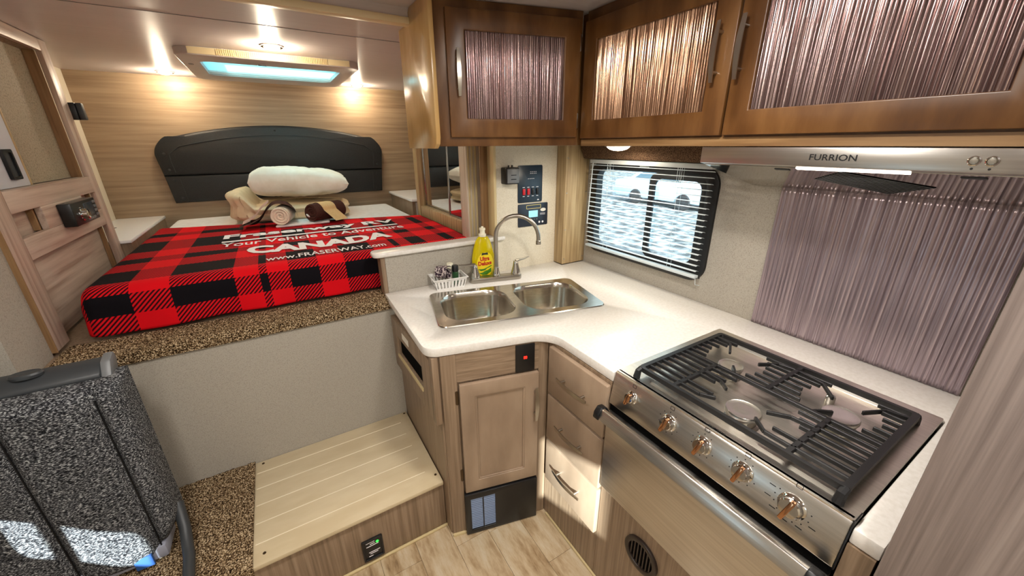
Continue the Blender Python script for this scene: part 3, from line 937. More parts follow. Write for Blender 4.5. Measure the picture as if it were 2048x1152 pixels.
# oven door
od = obj('oven_door', box(B(), 0.757, 0.790, RY0 + 0.002, RY1 - 0.002, 0.468, 0.772), 'steel', ra, bevel=0.003)
obj('door_gap', box(B(), 0.770, 0.792, RY0 + 0.002, RY1 - 0.002, 0.773, 0.795), 'black_hole', ra)  # black filler for the shade between control panel and oven door
hd = obj('door_handle', prism(B(), [(0.702, 0.775), (0.716, 0.806), (0.726, 0.806), (0.726, 0.800), (0.711, 0.770)], 'y', RY0 + 0.02, RY1 - 0.02), 'steel', od, bevel=0.002)
obj('handle_rail', box(B(), 0.7165, 0.7265, RY0 + 0.02, RY1 - 0.02, 0.793, 0.802), 'black_plastic', od, bevel=0.002)
for ya, yb in ((RY0 - 0.001, RY0 + 0.022), (RY1 - 0.022, RY1 + 0.001)):
    obj('handle_bracket', prism(B(), [(0.700, 0.772), (0.703, 0.792), (0.716, 0.808), (0.735, 0.806), (0.757, 0.772), (0.757, 0.742), (0.735, 0.770), (0.715, 0.770)], 'y', ya, yb), 'black_plastic', od, bevel=0.003)
# knobs
A_ = Vector((0.780, 0, 0.900))
D_ = Vector((-0.016, 0, -0.100)).normalized()      # down the slant
N_ = Vector((-D_.z * -1, 0, D_.x * -1))
N_ = Vector((D_.z, 0, -D_.x))
if N_.x > 0:
    N_ = -N_
for k, (ky, kz) in enumerate(((0.612, 0.862), (0.487, 0.862), (0.390, 0.864), (0.294, 0.866), (0.194, 0.864))):
    t_ = (A_.z - kz) / 0.1
    c_ = Vector((0.780 - 0.016 * t_, ky, kz))
    M = Matrix.Translation(c_) @ Matrix(((0, D_.x, N_.x, 0), (-1, 0, 0, 0), (0, D_.z, N_.z, 0), (0, 0, 0, 1)))
    R0 = 0.026 if k == 4 else (0.019 if k == 0 else 0.023)
    kb = obj('knob', lathe(B(), [(R0, 0.0), (R0, 0.003), (R0 * 0.86, 0.006), (R0 * 0.8, 0.008), (R0 * 0.78, 0.016), (R0 * 0.68, 0.019), (0, 0.0195)], (0, 0, 0), 28, M), 'chrome', ra)
    obj('knob_grip', prism(B(), rr(-0.0045, 0.0045, -R0 * 0.85, R0 * 1.05, 0.003, 3), 'z', 0.012, 0.026, M @ Matrix.Rotation(0.25, 4, 'Z')), 'copper_knob', kb, bevel=0.001)
    if k:
        bm = B()
        for q in range(9):
            an = math.radians(20 + q * 35) if k < 4 else math.radians(-10 + q * 28)
            x_, y_ = math.cos(an) * R0 * 1.28, math.sin(an) * R0 * 1.28
            lathe(bm, [(0.0014, 0), (0.0014, 0.0006), (0, 0.0007)], (x_, y_, 0.0), 8, M)
        obj('dial_marks', bm, 'print_black', kb)
    bm = B()
    ring(bm, rr(-0.006, 0.006, -R0 * 1.9 - 0.004, -R0 * 1.9 + 0.006, 0.001, 2), rr(-0.005, 0.005, -R0 * 1.9 - 0.003, -R0 * 1.9 + 0.005, 0.001, 2), 'z', 0, 0.0006, M)
    obj('burner_symbol', bm, 'print_black', kb)
    if k == 4:
        for q, an in enumerate((28, 62, 95, 130, 165, 205)):
            x_, y_ = math.cos(math.radians(an)) * R0 * 1.75, math.sin(math.radians(an)) * R0 * 1.5
            obj('dial_lettering', box(B(), x_ - 0.006, x_ + 0.006, y_ - 0.0009, y_ + 0.0009, 0, 0.0005, M), 'print_black', kb)
obj('lettering', text_bm('DOMETIC', 0.0, 0.042, 0.0, 0.008, lambda u, v: Vector((0.7925 + v, 0.398 - u, 0.9096)), offset=0.01), 'print_black', ra)
obj('emblem', prism(B(), [(0.7945, 0.404), (0.7985, 0.410), (0.7945, 0.408), (0.7985, 0.414), (0.7965, 0.414), (0.793, 0.408)], 'z', 0.9092, 0.9096), 'print_black', ra)
# burners
for (bx_, by_, r) in ((1.065, 0.506, 0.030), (0.892, 0.372, 0.036), (1.072, 0.238, 0.034)):
    bb = obj('burner', lathe(B(), [(r * 1.15, 0), (r * 1.12, 0.004), (r * 0.95, 0.006), (r * 0.93, 0.020), (r * 1.05, 0.021), (r * 1.05, 0.024)], (bx_, by_, 0.896), 32), 'nickel', ra)
    obj('burner_cap', lathe(B(), [(r * 1.0, 0), (r * 1.14, 0.003), (r * 1.14, 0.009), (r * 1.08, 0.0125), (r * 1.0, 0.0115), (r * 0.5, 0.0120), (0, 0.0125)], (bx_, by_, 0.9205), 36), 'burner_alu', bb)
    obj('igniter', lathe(B(), [(0.004, 0), (0.004, 0.018), (0.002, 0.022), (0, 0.022)], (bx_ + r * 1.3, by_ + 0.008, 0.896), 10), 'white_plastic', bb)
obj('igniter_box', lathe(B(), [(0.011, 0), (0.011, 0.018), (0.009, 0.02), (0, 0.02)], (1.17, 0.290, 0.896), 14), 'burner_alu', ra)
# grate
GZ = 0.940
gr = obj('grate', B(), 'black_iron', ra)
def bar(p, q, w_=0.006, h_=0.011, z=GZ):
    p, q = Vector((p[0], p[1], z)), Vector((q[0], q[1], z))
    d = (q - p).normalized()
    s2 = Vector((-d.y, d.x, 0)) * w_ / 2
    bm = B()
    v = [bm.verts.new(c_ + s_ + Vector((0, 0, zz))) for zz in (-h_, 0) for c_, s_ in ((p, s2), (p, -s2), (q, -s2), (q, s2))]
    for f in ((0, 1, 2, 3), (7, 6, 5, 4), (0, 4, 5, 1), (1, 5, 6, 2), (2, 6, 7, 3), (3, 7, 4, 0)):
        bm.faces.new([v[i_] for i_ in f])
    return bm
gx0, gx1, gy0, gy1 = 0.822, 1.215, 0.140, 0.630
bm = B()
ring(bm, rr(gx0 - .006, gx1 + .006, gy0 - .007, gy1 + .007, 0.012, 3), rr(gx0 + .004, gx1 - .004, gy0 + .006, gy1 - .006, 0.006, 3), 'z', GZ - 0.013, GZ + 0.001)
me = bpy.data.meshes.new('grate')
bmesh.ops.recalc_face_normals(bm, faces=bm.faces)
bm.to_mesh(me)
bm.free()
me.materials.append(MATS['black_iron'])
gr.data = me
def gbar(p, q, w_=0.0070):
    obj('grate_bar', bar(p, q, w_), 'black_iron', gr, bevel=0.0012, seg=1)
xm = 1.020
gbar((xm, gy0), (xm, gy1), 0.010)
gbar((gx0, 0.524), (xm, 0.524), 0.012)
gbar((gx0, 0.243), (xm, 0.243), 0.012)
gbar((xm, 0.384), (gx1, 0.384), 0.012)
for k in range(6):                                   # front half fingers
    x_ = 0.852 + k * 0.0285
    gbar((x_, 0.524), (x_, gy1))
    gbar((x_, gy0), (x_, 0.243))
    ex = (0.458, 0.445, 0.468, 0.475, 0.462, 0.448)[k]
    if k not in (0, 2):
        gbar((x_, 0.524), (x_, ex), 0.0055)
        gbar((x_, 0.243), (x_, 0.372 - (ex - 0.372)), 0.0055)
for k in range(6):                                   # rear half fingers
    x_ = 1.046 + k * 0.0285
    ln = (0.045, 0.034, 0.026, 0.034, 0.044, 0.06)[k]
    gbar((x_, gy1), (x_, gy1 - ln - 0.012), 0.0055)
    gbar((x_, gy0), (x_, gy0 + ln + 0.004), 0.0055)
    gbar((x_, 0.384), (x_, 0.384 + ln + 0.024), 0.0055)
    gbar((x_, 0.384), (x_, 0.384 - ln - 0.024), 0.0055)
for (c_, pts_) in (((0.892, 0.372), ((0.852, 0.524, 0.466), (0.909, 0.243, 0.290))), ((0, 0), ())):
    pass
def finger(a, b_, c_):
    gbar(a, b_, 0.0065)
    gbar(b_, c_, 0.0065)
finger((0.852, 0.524), (0.852, 0.465), (0.872, 0.432))
finger((0.850, 0.243), (0.850, 0.302), (0.880, 0.338))
finger((0.960, 0.524), (0.955, 0.47), (0.932, 0.440))
finger((0.960, 0.243), (0.955, 0.295), (0.925, 0.335))
finger((xm, 0.47), (1.035, 0.478), (1.056, 0.495))
finger((1.188, 0.384), (1.180, 0.43), (1.130, 0.462))
finger((1.188, gy1), (1.178, 0.575), (1.125, 0.545))
finger((xm, 0.28), (1.035, 0.272), (1.06, 0.25))
finger((1.188, gy0), (1.176, 0.185), (1.12, 0.212))
finger((1.188, 0.384), (1.176, 0.315), (1.125, 0.275))
for fx, fy in ((gx0, gy0), (gx0, gy1), (gx1, gy0), (gx1, gy1), (gx1, 0.384)):
    sx_ = -0.018 if fx < 1 else 0.010
    bm = B()
    tube(bm, [(fx, fy, GZ - 0.006), (fx + sx_ * 0.7, fy, GZ - 0.010), (fx + sx_, fy, 0.9095)], [0.009, 0.009, 0.010], 8)
    obj('grate_foot', bm, 'black_iron', gr)

# ================================================================== BACKSPLASH PANEL
MBs = rot((1.4965, 0.672, 0), 90)
bsn = obj('backsplash_panel', ribbed_bm(MBs, 0.0, 0.556, 0.9015, 1.4065, -0.005, pitch=0.0125, amp=0.0034, nz=30, seed=9.0, pk=3.0), 'ribbed_splash')
bsn.data.update()
tag(bsn, 'purple-grey wavy ribbed metal backsplash panel behind the range', 'backsplash')
bm = bmesh.new()
bm.from_mesh(bsn.data)
bmesh.ops.solidify(bm, geom=bm.faces[:], thickness=0.002)
bm.to_mesh(bsn.data)
bm.free()

# ================================================================== RANGE HOOD
ho = thing('range_hood', 'brushed steel range hood under the upper cabinet', 'range hood', (1.33, 0.45, 1.405))
HY0, HY1 = 0.13, 0.776
obj('hood_body', prism(B(), [(1.162, 1.5385), (1.162, 1.493), (1.178, 1.490), (1.4955, 1.406), (1.4955, 1.5385)], 'y', HY0, HY1), 'steel', ho, bevel=0.0015)
# mirror-like underside plate
def on_under(x, y, lift=0.0):
    z = 1.490 - (x - 1.178) * (1.490 - 1.406) / (1.4955 - 1.178)
    return Vector((x, y, z - lift))
def under_poly(pts_, l0, l1):
    bm = B()
    a = [bm.verts.new(on_under(p[0], p[1], l0)) for p in pts_]
    b_ = [bm.verts.new(on_under(p[0], p[1], l1)) for p in pts_]
    bm.faces.new(a)
    bm.faces.new(b_[::-1])
    for i_ in range(len(pts_)):
        j = (i_ + 1) % len(pts_)
        bm.faces.new((a[i_], b_[i_], b_[j], a[j]))
    return bm
mat('hood_mirror', (198, 194, 188), 0.07, 1.0)
obj('underside_plate', under_poly([(1.182, HY0 + .004), (1.492, HY0 + .004), (1.492, HY1 - .004), (1.182, HY1 - .004)], 0.0002, 0.0014), 'hood_mirror', ho)
obj('light_strip', under_poly([(1.176, 0.29), (1.188, 0.29), (1.188, 0.51), (1.176, 0.51)], 0.0010, 0.0042), 'lamp_white', ho)
l_ = bpy.data.lights.new('hood_glow', 'AREA')
l_.shape = 'RECTANGLE'
l_.size, l_.size_y = 0.012, 0.22
l_.energy = 1.0
l_.color = (1, 0.92, 0.8)
lo_ = bpy.data.objects.new('hood_glow', l_)
COL.objects.link(lo_)
lo_.parent = ho
lo_.location = Vector((1.19, 0.40, 1.470)) - ho.location
VQ = [(1.31, 0.514), (1.20, 0.418), (1.325, 0.272), (1.455, 0.388)]
gv = obj('vent_grille', under_poly(VQ, 0.0014, 0.0026), 'black_hole', ho)
for k in range(11):
    u = (k + 0.5) / 11
    a = Vector(VQ[0]).to_3d().lerp(Vector(VQ[1]).to_3d(), u)
    b_ = Vector(VQ[3]).to_3d().lerp(Vector(VQ[2]).to_3d(), u)
    d = (b_ - a).normalized() * 0.0022
    obj('grille_slat', under_poly([(a.x, a.y - 0.0016), (b_.x, b_.y - 0.0016), (b_.x, b_.y + 0.0016), (a.x, a.y + 0.0016)], 0.0026, 0.0034), 'grey_trim', gv, smooth=False)
for yy in (0.555, 0.20):
    obj('latch_slot', under_poly([(1.20, yy - 0.018), (1.212, yy - 0.018), (1.212, yy + 0.018), (1.20, yy + 0.018)], 0.0014, 0.0030), 'dark_grey', ho)
for yy in (0.201, 0.178):
    M = Matrix.Translation((1.162, yy, 1.515)) @ Matrix.Rotation(-PI / 2, 4, 'Y')
    kb = obj('push_button', lathe(B(), [(0.0095, 0), (0.0095, 0.003), (0.0075, 0.004), (0.007, 0.002), (0.006, 0.0015)], (0, 0, 0), 24, M), 'chrome', ho)
    obj('button_face', lathe(B(), [(0.0062, 0.0012), (0.0055, 0.005), (0, 0.0055)], (0, 0, 0), 24, M), 'nickel', kb)
    obj('button_symbol', prism(B(), circ(yy, 1.5005, 0.0022, 10), 'x', 1.1612, 1.1619), 'print_black', kb)
obj('lettering', text_bm('FURRION', 0.0, 0.096, 0.0, 0.0145, lambda u, v: Vector((1.1613, 0.479 - u, 1.5085 + v)), offset=0.015), 'print_black', ho)

# ================================================================== UPPER CABINETS
MU = rot((1.17, 1.352, 0), 90)
uc = thing('wall_cabinet', 'long brown upper cabinet over the range with two ribbed-panel doors', 'cabinet', (1.33, 0.70, 1.545))
obj('cabinet_body', box(B(), 1.188, 1.4965, 0.112, 1.40, 1.545, CZ - 0.001), 'wood_upper', uc)
bm = B()
ring(bm, [(0.0, 1.541), (1.24, 1.541), (1.24, CZ - .001), (0.0, CZ - .001)], [(0.03, 1.60), (1.21, 1.60), (1.21, 1.975), (0.03, 1.975)], 'y', 0.0, 0.018, MU)
obj('face_frame', bm, 'wood_upper', uc, bevel=0.002)
noisy('wood_rail', [(120, 88, 54), (140, 106, 68), (156, 122, 82)], Hy, 1, 5, 0.4)
obj('bottom_rail', box(B(), 0.0, 1.24, -0.003, 0.003, 1.541, 1.566, MU), 'wood_rail', uc)
obj('center_stile', box(B(), 0.60, 0.67, 0.0005, 0.0175, 1.60, 1.975, MU), 'wood_upper', uc)
d1_ = framed_door(uc, MU, 0.010, 0.630, 1.571, 1.990, 0.068, 0.0, 0.02, 'wood_upper', 'ribbed_warm', seed=3.0)
bow_handle(d1_, MU @ Matrix.Translation((0, -0.02, 0)), (0.590, 1.712), (0.590, 1.865), out=0.032)
d2_ = framed_door(uc, MU, 0.638, 1.225, 1.571, 1.990, 0.064, 0.0, 0.02, 'wood_upper', 'ribbed', seed=5.0)
bow_handle(d2_, MU @ Matrix.Translation((0, -0.02, 0)), (0.660, 1.712), (0.660, 1.865), out=0.032)

MV = rot((1.17, 1.352, 0), 14)
us = thing('wall_cabinet', 'brown upper cabinet above the sink with a single ribbed-panel door', 'cabinet', (0.87, 1.60, 1.545))
e0 = MV @ Vector((-0.605, 0.02, 0))
e1 = MV @ Vector((-0.022, 0.02, 0))
obj('cabinet_body', prism(B(), [(e0.x, e0.y), (e1.x, e1.y), (1.150, 1.734), (0.574, 1.734)], 'z', 1.545, CZ - 0.001), 'wood_upper', us)
bm = B()
ring(bm, [(-0.608, 1.543), (-0.021, 1.543), (-0.021, CZ - .001), (-0.608, CZ - .001)], [(-0.53, 1.61), (-0.07, 1.61), (-0.07, 1.96), (-0.53, 1.96)], 'y', 0.0, 0.018, MV)
obj('face_frame', bm, 'wood_upper', us, bevel=0.002)
d3_ = framed_door(us, MV, -0.562, -0.036, 1.576, 1.999, 0.066, 0.0, 0.02, 'wood_upper', 'ribbed', -0.031, (1.922, 1.640), seed=8.0)
bow_handle(d3_, MV @ Matrix.Translation((0, -0.02, 0)), (-0.525, 1.717), (-0.525, 1.872), out=0.03)
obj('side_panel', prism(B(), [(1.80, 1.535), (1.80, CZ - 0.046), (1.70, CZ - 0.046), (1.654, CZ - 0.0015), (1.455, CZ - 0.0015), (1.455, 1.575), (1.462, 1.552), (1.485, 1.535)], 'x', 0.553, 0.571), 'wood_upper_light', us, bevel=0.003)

# under-cabinet dome light
ul = thing('dome_light', 'glowing dome light under the upper cabinet by the window', 'light', (1.30, 1.24, 1.544))
obj('dome', lathe(B(), [(0.05, 0), (0.048, -0.008), (0.036, -0.017), (0.018, -0.022), (0, -0.0235)], (1.30, 1.262, 1.5435), 28), 'lamp_glow_soft', ul)
obj('dome_ring', ring(B(), circ(1.30, 1.262, 0.056, 28), circ(1.30, 1.262, 0.049, 28), 'z', 1.538, 1.5445), 'white_plastic', ul)
disc_lamp('dome_glow', (1.30, 1.262, 1.515), 2.2, 0.09, (1, 0.90, 0.75), ul)

# valance over the window
va = obj('window_valance', prism(B(), [(1.4955, 1.47), (1.44, 1.478), (1.41, 1.543), (1.4955, 1.543)], 'y', 0.79, 1.640), 'valance_mat', bevel=0.004)
tag(va, 'dark brown speckled carpet valance above the galley window', 'valance')

# ================================================================== BLIND
bl = thing('venetian_blind', 'white horizontal slat blind hanging over the galley window', 'blind', (1.455, 1.25, 1.02))
BX, bY0, bY1 = 1.455, 0.905, 1.588
obj('headrail', box(B(), BX - 0.014, BX + 0.014, bY0, bY1, 1.455, 1.474), 'white_slat', bl, bevel=0.002)
slm = None
for k in range(18):
    z = 1.448 - k * 0.0236
    if slm is None:
        bm = B()
        def fs(u, v):
            d = (v - 0.5) * 0.026
            return Vector((d, bY0 + (bY1 - bY0) * u, -0.0035 * ((v - 0.5) * 2) ** 2 - 0.10 * d))
        surf(bm, fs, 1, 6)
        bmesh.ops.solidify(bm, geom=bm.faces[:], thickness=0.0008)
        so_ = obj('slat', bm, 'white_slat', bl)
        so_.location = so_.location + Vector((BX, 0, z))
        slm = so_
    else:
        c_ = slm.copy()
        COL.objects.link(c_)
        c_.location = Vector((BX, 0, z)) - bl.location
obj('bottom_rail', box(B(), BX - 0.013, BX + 0.013, bY0, bY1, 1.014, 1.026), 'white_slat', bl, bevel=0.002)
for yy in (bY0 + 0.14, bY1 - 0.14):
    for dx in (-0.014, 0.014):
        obj('ladder_cord', tube(B(), [(BX + dx, yy, 1.02), (BX + dx, yy, 1.46)], 0.0007, 5), 'white_slat', bl)
    for dy in (-0.010, 0.010):
        obj('lift_cord', tube(B(), [(BX - 0.015, yy + dy, 1.38), (BX - 0.015, yy + dy, 1.465)], 0.0009, 5), 'white_slat', bl)
obj('tilt_wand', tube(B(), [(BX - 0.016, bY1 - 0.025, 1.46), (BX - 0.02, bY1 - 0.012, 1.14)], 0.0026, 8), 'clear_plastic' if False else 'white_slat', bl)
obj('hold_down', tube(B(), [(BX, bY0 + 0.004, 1.014), (BX + 0.004, bY0 + 0.002, 0.985), (BX + 0.036, bY0 + 0.002, 0.974)], 0.0016, 6), 'white_slat', bl)

# ================================================================== POWER WALL DEVICES
PY = 1.7348
pp = thing('switch_panel', 'dark blue monitor panel with two red and two black rocker switches', 'control panel', (1.162, PY, 1.25))
obj('face_plate', prism(B(), rr(1.085, 1.239, 1.257, 1.447, 0.008), 'y', PY - 0.004, PY), 'panel_navy', pp, bevel=0.001)
for k, sxx in enumerate((1.120, 1.149, 1.178, 1.207)):
    s_ = obj('rocker_switch', box(B(), sxx - 0.008, sxx + 0.008, PY - 0.010, PY - 0.004, 1.298, 1.330), 'switch_red' if k < 2 else 'black_plastic', pp, bevel=0.002)
    obj('marking', box(B(), sxx - 0.007, sxx + 0.007, PY - 0.0046, PY - 0.004, 1.335, 1.338), 'print_white', s_)
    obj('marking', box(B(), sxx - 0.006, sxx + 0.006, PY - 0.0046, PY - 0.004, 1.289, 1.292), 'print_white', s_)
for k in range(4):
    obj('marking', box(B(), 1.146 + k * 0.011, 1.153 + k * 0.011, PY - 0.0046, PY - 0.004, 1.378, 1.381), 'print_white', pp)
    obj('marking', box(B(), 1.160 + k * 0.011, 1.167 + k * 0.011, PY - 0.0046, PY - 0.004, 1.405, 1.4075), 'print_white', pp)
    obj('marking', box(B(), 1.160 + k * 0.011, 1.167 + k * 0.011, PY - 0.0046, PY - 0.004, 1.413, 1.4155), 'print_white', pp)
obj('emblem', prism(B(), [(1.205, 1.266), (1.221, 1.266), (1.213, 1.273)], 'y', PY - 0.0046, PY - 0.004), 'print_white', pp)
so2 = thing('solar_controller', 'dark blue solar controller with small LCD below the switch panel', 'control panel', (1.18, PY, 1.127))
obj('face_plate', prism(B(), rr(1.086, 1.279, 1.128, 1.250, 0.006), 'y', PY - 0.004, PY), 'panel_navy2', so2, bevel=0.001)
obj('lcd_screen', box(B(), 1.153, 1.212, PY - 0.006, PY - 0.0036, 1.176, 1.212), 'lcd', so2, bevel=0.001)
obj('label_frame', ring(B(), rr(1.138, 1.232, 1.222, 1.243, 0.002, 2), rr(1.1405, 1.2295, 1.2245, 1.2405, 0.002, 2), 'y', PY - 0.0048, PY - 0.004), 'label_gold', so2)
obj('brand_oval', prism(B(), circ(1.248, 1.212, 0.018, 24, 0.009), 'y', PY - 0.0046, PY - 0.004), 'sticker', so2)
for k in range(4):
    obj('key', prism(B(), circ(1.158 + k * 0.016, 1.164, 0.0035, 10), 'y', PY - 0.006, PY - 0.004), 'grey_trim', so2)
for k in range(2):
    obj('emblem', prism(B(), circ(1.224 + k * 0.022, 1.146, 0.006, 12), 'y', PY - 0.0046, PY - 0.004), 'print_white', so2)
    obj('marking', box(B(), 1.228, 1.262, PY - 0.0046, PY - 0.004, 1.186 + k * 0.006, 1.188 + k * 0.006), 'print_white', so2)
ol = thing('outlet_box', 'black plug-in charger box on the wall beside the switch panel', 'charger', (1.03, PY, 1.35))
obj('charger_body', box(B(), 0.985, 1.062, PY - 0.055, PY - 0.0002, 1.362, 1.442), 'black_plastic', ol, bevel=0.005)
obj('charger_face', box(B(), 0.990, 1.058, PY - 0.060, PY - 0.0545, 1.368, 1.436), 'grey_trim', ol, bevel=0.003)
for z in (1.385, 1.405):
    obj('slot', box(B(), 1.010, 1.040, PY - 0.0610, PY - 0.0595, z, z + 0.003), 'black_hole', ol)
for xx in (1.015, 1.035):
    obj('prong', box(B(), xx, xx + 0.004, PY - 0.03, PY - 0.02, 1.442, 1.452), 'black_plastic', ol)

# ================================================================== STEP IN FRONT OF THE BED
st = thing('step_box', 'low wooden step box below the bed with a cream grooved tread', 'step', (0.03, 1.43, 0.0))
obj('front_panel', box(B(), -1.04, 0.372, 1.178, 1.192, 0.0, 0.240), 'wood_lower', st, bevel=0.001)
obj('inner_base', box(B(), -1.04, 0.372, 1.195, 1.682, 0.0, 0.237), 'dark_gap', st)
td = obj('tread', box(B(), -0.30, 0.370, 1.166, 1.682, 0.240, 0.257), 'tread', st, bevel=0.002)
for yy in (1.611, 1.521, 1.431, 1.343, 1.253):
    obj('groove', prism(B(), rr(-0.285, 0.322, yy - 0.0014, yy + 0.0014, 0.0013, 2), 'z', 0.2566, 0.2577), 'groove', td, smooth=False)
for xx, yy in ((-0.262, 1.664), (0.357, 1.671), (0.355, 1.216), (-0.258, 1.206)):
    obj('screw', lathe(B(), [(0.0055, 0), (0.005, 0.0012), (0.002, 0.0012), (0, 0.0006)], (xx, yy, 0.257), 12), 'bronze_hinge', td)
ob = thing('usb_outlet', 'black charge controller socket with a green light on the step front', 'outlet', (0.07, 1.177, 0.025))
obj('bezel', ring(B(), rr(0.031, 0.108, 0.026, 0.130, 0.004, 3), rr(0.038, 0.101, 0.033, 0.123, 0.002, 3), 'y', 1.168, 1.1779), 'black_plastic', ob, bevel=0.001)
obj('face', box(B(), 0.036, 0.103, 1.173, 1.1778, 0.031, 0.125), 'black_plastic', ob)
obj('indicator_light', lathe(B(), [(0.0055, 0), (0.004, 0.002), (0, 0.0025)], (0, 0, 0), 14, Matrix.Translation((0.088, 1.173, 0.105)) @ Matrix.Rotation(PI / 2, 4, 'X')), 'led_green', ob)
for z, a, b_ in ((0.112, 0.046, 0.078), (0.103, 0.060, 0.078), (0.094, 0.046, 0.092), (0.062, 0.052, 0.094), (0.054, 0.056, 0.086), (0.042, 0.050, 0.066)):
    obj('marking', box(B(), a, b_, 1.1722, 1.1731, z, z + 0.003), 'print_white', ob)
struct(obj('trim_9', box(B(), -0.30, 0.374, 1.168, 1.178, 0.0005, 0.010), 'stone_trim', bevel=0.002))

# carpets ------------------------------------------------------------
def carpet_bm(x0, x1, y0, y1, z0, z1, dens=230, amp=0.0045, front=None, seed=0.0):
    """pile carpet: dense displaced grid; front = how far it wraps down over the near edge"""
    bm = B()
    nu = int((x1 - x0) * dens)
    wrap = (front or 0) 
    total = (y1 - y0) + wrap
    nv = int(total * dens)
    def f(u, v):
        x = x0 + (x1 - x0) * u
        s_ = v * total
        nz = amp * (noise.noise(Vector((x * 170, s_ * 170, seed))) + 0.6 * noise.noise(Vector((x * 60, s_ * 60, seed + 3))))
        if s_ < wrap:
            r = 0.02
            z = z1 - r - (wrap - s_) + r * 0.4 if False else z1 - (wrap - s_) - 0.004
            return Vector((x, y0 + nz * -1, z))
        y = y0 + (s_ - wrap)
        k = min(1, (y - y0) / 0.015)
        return Vector((x + nz * 0.3, y, z1 - 0.004 * (1 - k) + nz))
    surf(bm, f, nu, nv)
    # underside skirt
    return bm
pc = obj('carpet_edge', carpet_bm(-0.73, 0.3705, 1.672, 1.846, 0.87, 0.884, front=0.030), 'carpet', smooth=True)
tag(pc, 'brown speckled shaggy carpet edging the bed platform', 'carpet')
mt = obj('carpet_mat', carpet_bm(-1.03, -0.290, 1.160, 1.682, 0.257, 0.268, dens=200, front=0.028, seed=5), 'carpet', smooth=True)
tag(mt, 'brown speckled carpet mat covering the step beside the cream tread', 'carpet')
for o in (pc, mt):
    bm = bmesh.new()
    bm.from_mesh(o.data)
    bnd = [e for e in bm.edges if e.is_boundary]
    r = bmesh.ops.extrude_edge_only(bm, edges=bnd)
    for v in r['geom']:
        if isinstance(v, bmesh.types.BMVert):
            v.co.z -= 0.007
    bm.to_mesh(o.data)
    bm.free()

# ================================================================== BED
ms = obj('mattress', box(B(), -0.650, 0.862, 1.892, 3.60, 0.874, 1.058), 'sheet', bevel=0.045, seg=5)
tag(ms, 'white sheeted mattress under the plaid blanket', 'mattress')

bz = 1.0645
def blanket():
    bm = B()
    uvl = bm.loops.layers.uv.new('UVMap')
    X0, X1 = -0.70, 0.880
    r = 0.062
    yF = 1.872
    zB = 0.892
    h = bz - zB - r
    arcL = r * PI / 2
    nu, nv = 110, 150
    g = []
    for i_ in range(nu + 1):
        u = i_ / nu
        row = []
        x = X0 + (X1 - X0) * u
        yend = 3.17 - (x + 0.64) * 0.27
        total = h + arcL + (yend - yF - r)
        for j in range(nv + 1):
            s_ = total * (j / nv)
            if s_ < h:
                y, z = yF, zB + s_
                wv = 0.006 * math.sin(x * 23 + 1.0) * (1 - s_ / h) + 0.004 * noise.noise(Vector((x * 7, s_ * 9, 2)))
                y += wv - 0.010 * (1 - s_ / h)
                z += 0.006 * noise.noise(Vector((x * 5, 3.1, 0))) * (1 - s_ / h)
            elif s_ < h + arcL:
                a = (s_ - h) / r
                y, z = yF + r - r * math.cos(a), zB + h + r * math.sin(a)
            else:
                y, z = yF + r + (s_ - h - arcL), bz
            z += 0.0022 * noise.noise(Vector((x * 6, y * 5, 1.5)))
            xx = x
            # left and right shoulders roll down
            d = (-0.640 - x)
            if d > 0:
                xx = -0.640 - 0.045 * math.sin(min(1.0, d / 0.06) * PI / 2)
                z -= 0.06 * (1 - math.cos(min(1.0, d / 0.06) * PI / 2)) * (1 if s_ > h else s_ / h)
                if s_ < h + arcL:
                    y += 0.05 * (d / 0.06) ** 1.5
            row.append((bm.verts.new((xx, y, z)), x, s_))
        g.append(row)
    for i_ in range(nu):
        for j in range(nv):
            q = (g[i_][j], g[i_ + 1][j], g[i_ + 1][j + 1], g[i_][j + 1])
            f = bm.faces.new([p[0] for p in q])
            for l, p in zip(f.loops, q):
                l[uvl].uv = (p[1], p[2])
    bmesh.ops.recalc_face_normals(bm, faces=bm.faces)
    me = bpy.data.meshes.new('plaid_blanket')
    bm.to_mesh(me)
    bm.free()
    me.shade_smooth()
    me.materials.append(MATS['plaid'])
    o = bpy.data.objects.new('plaid_blanket', me)
    COL.objects.link(o)
    sm = o.modifiers.new('thickness', 'SOLIDIFY')
    sm.thickness = 0.004
    sm.offset = 0
    return o
bk_ = blanket()
tag(bk_, 'red and black plaid blanket with white lettering spread over the bed', 'blanket')
ZT = bz + 0.0062
flat = lambda u, v: Vector((u, v, ZT + 0.0022 * noise.noise(Vector((u * 6, v * 5, 1.5))) - 0.0005))
obj('lettering', text_bm('Fraserway RV', -0.290, 0.655, 2.545, 2.690, flat, offset=0.035), 'print_white', bk_)
bm = B()
surf(bm, lambda u, v: flat(-0.29 + 0.93 * u, 2.482 + 0.030 * v), 30, 1)
obj('underline', bm, 'print_white', bk_)
obj('lettering', text_bm('Your Vehicle to Adventure', -0.288, 0.650, 2.368, 2.462, flat, offset=0.012), 'print_white', bk_)
can = lambda u, v: flat(u, v + 0.05 * ((u - 0.175) / 0.345) ** 2 - 0.02)
obj('lettering', text_bm('CANADA', -0.170, 0.520, 2.118, 2.285, can, offset=0.05), 'print_white', bk_)
obj('lettering', text_bm('www.FRASERWAY.com', -0.091, 0.438, 1.958, 2.030, flat, offset=0.012), 'print_white', bk_)

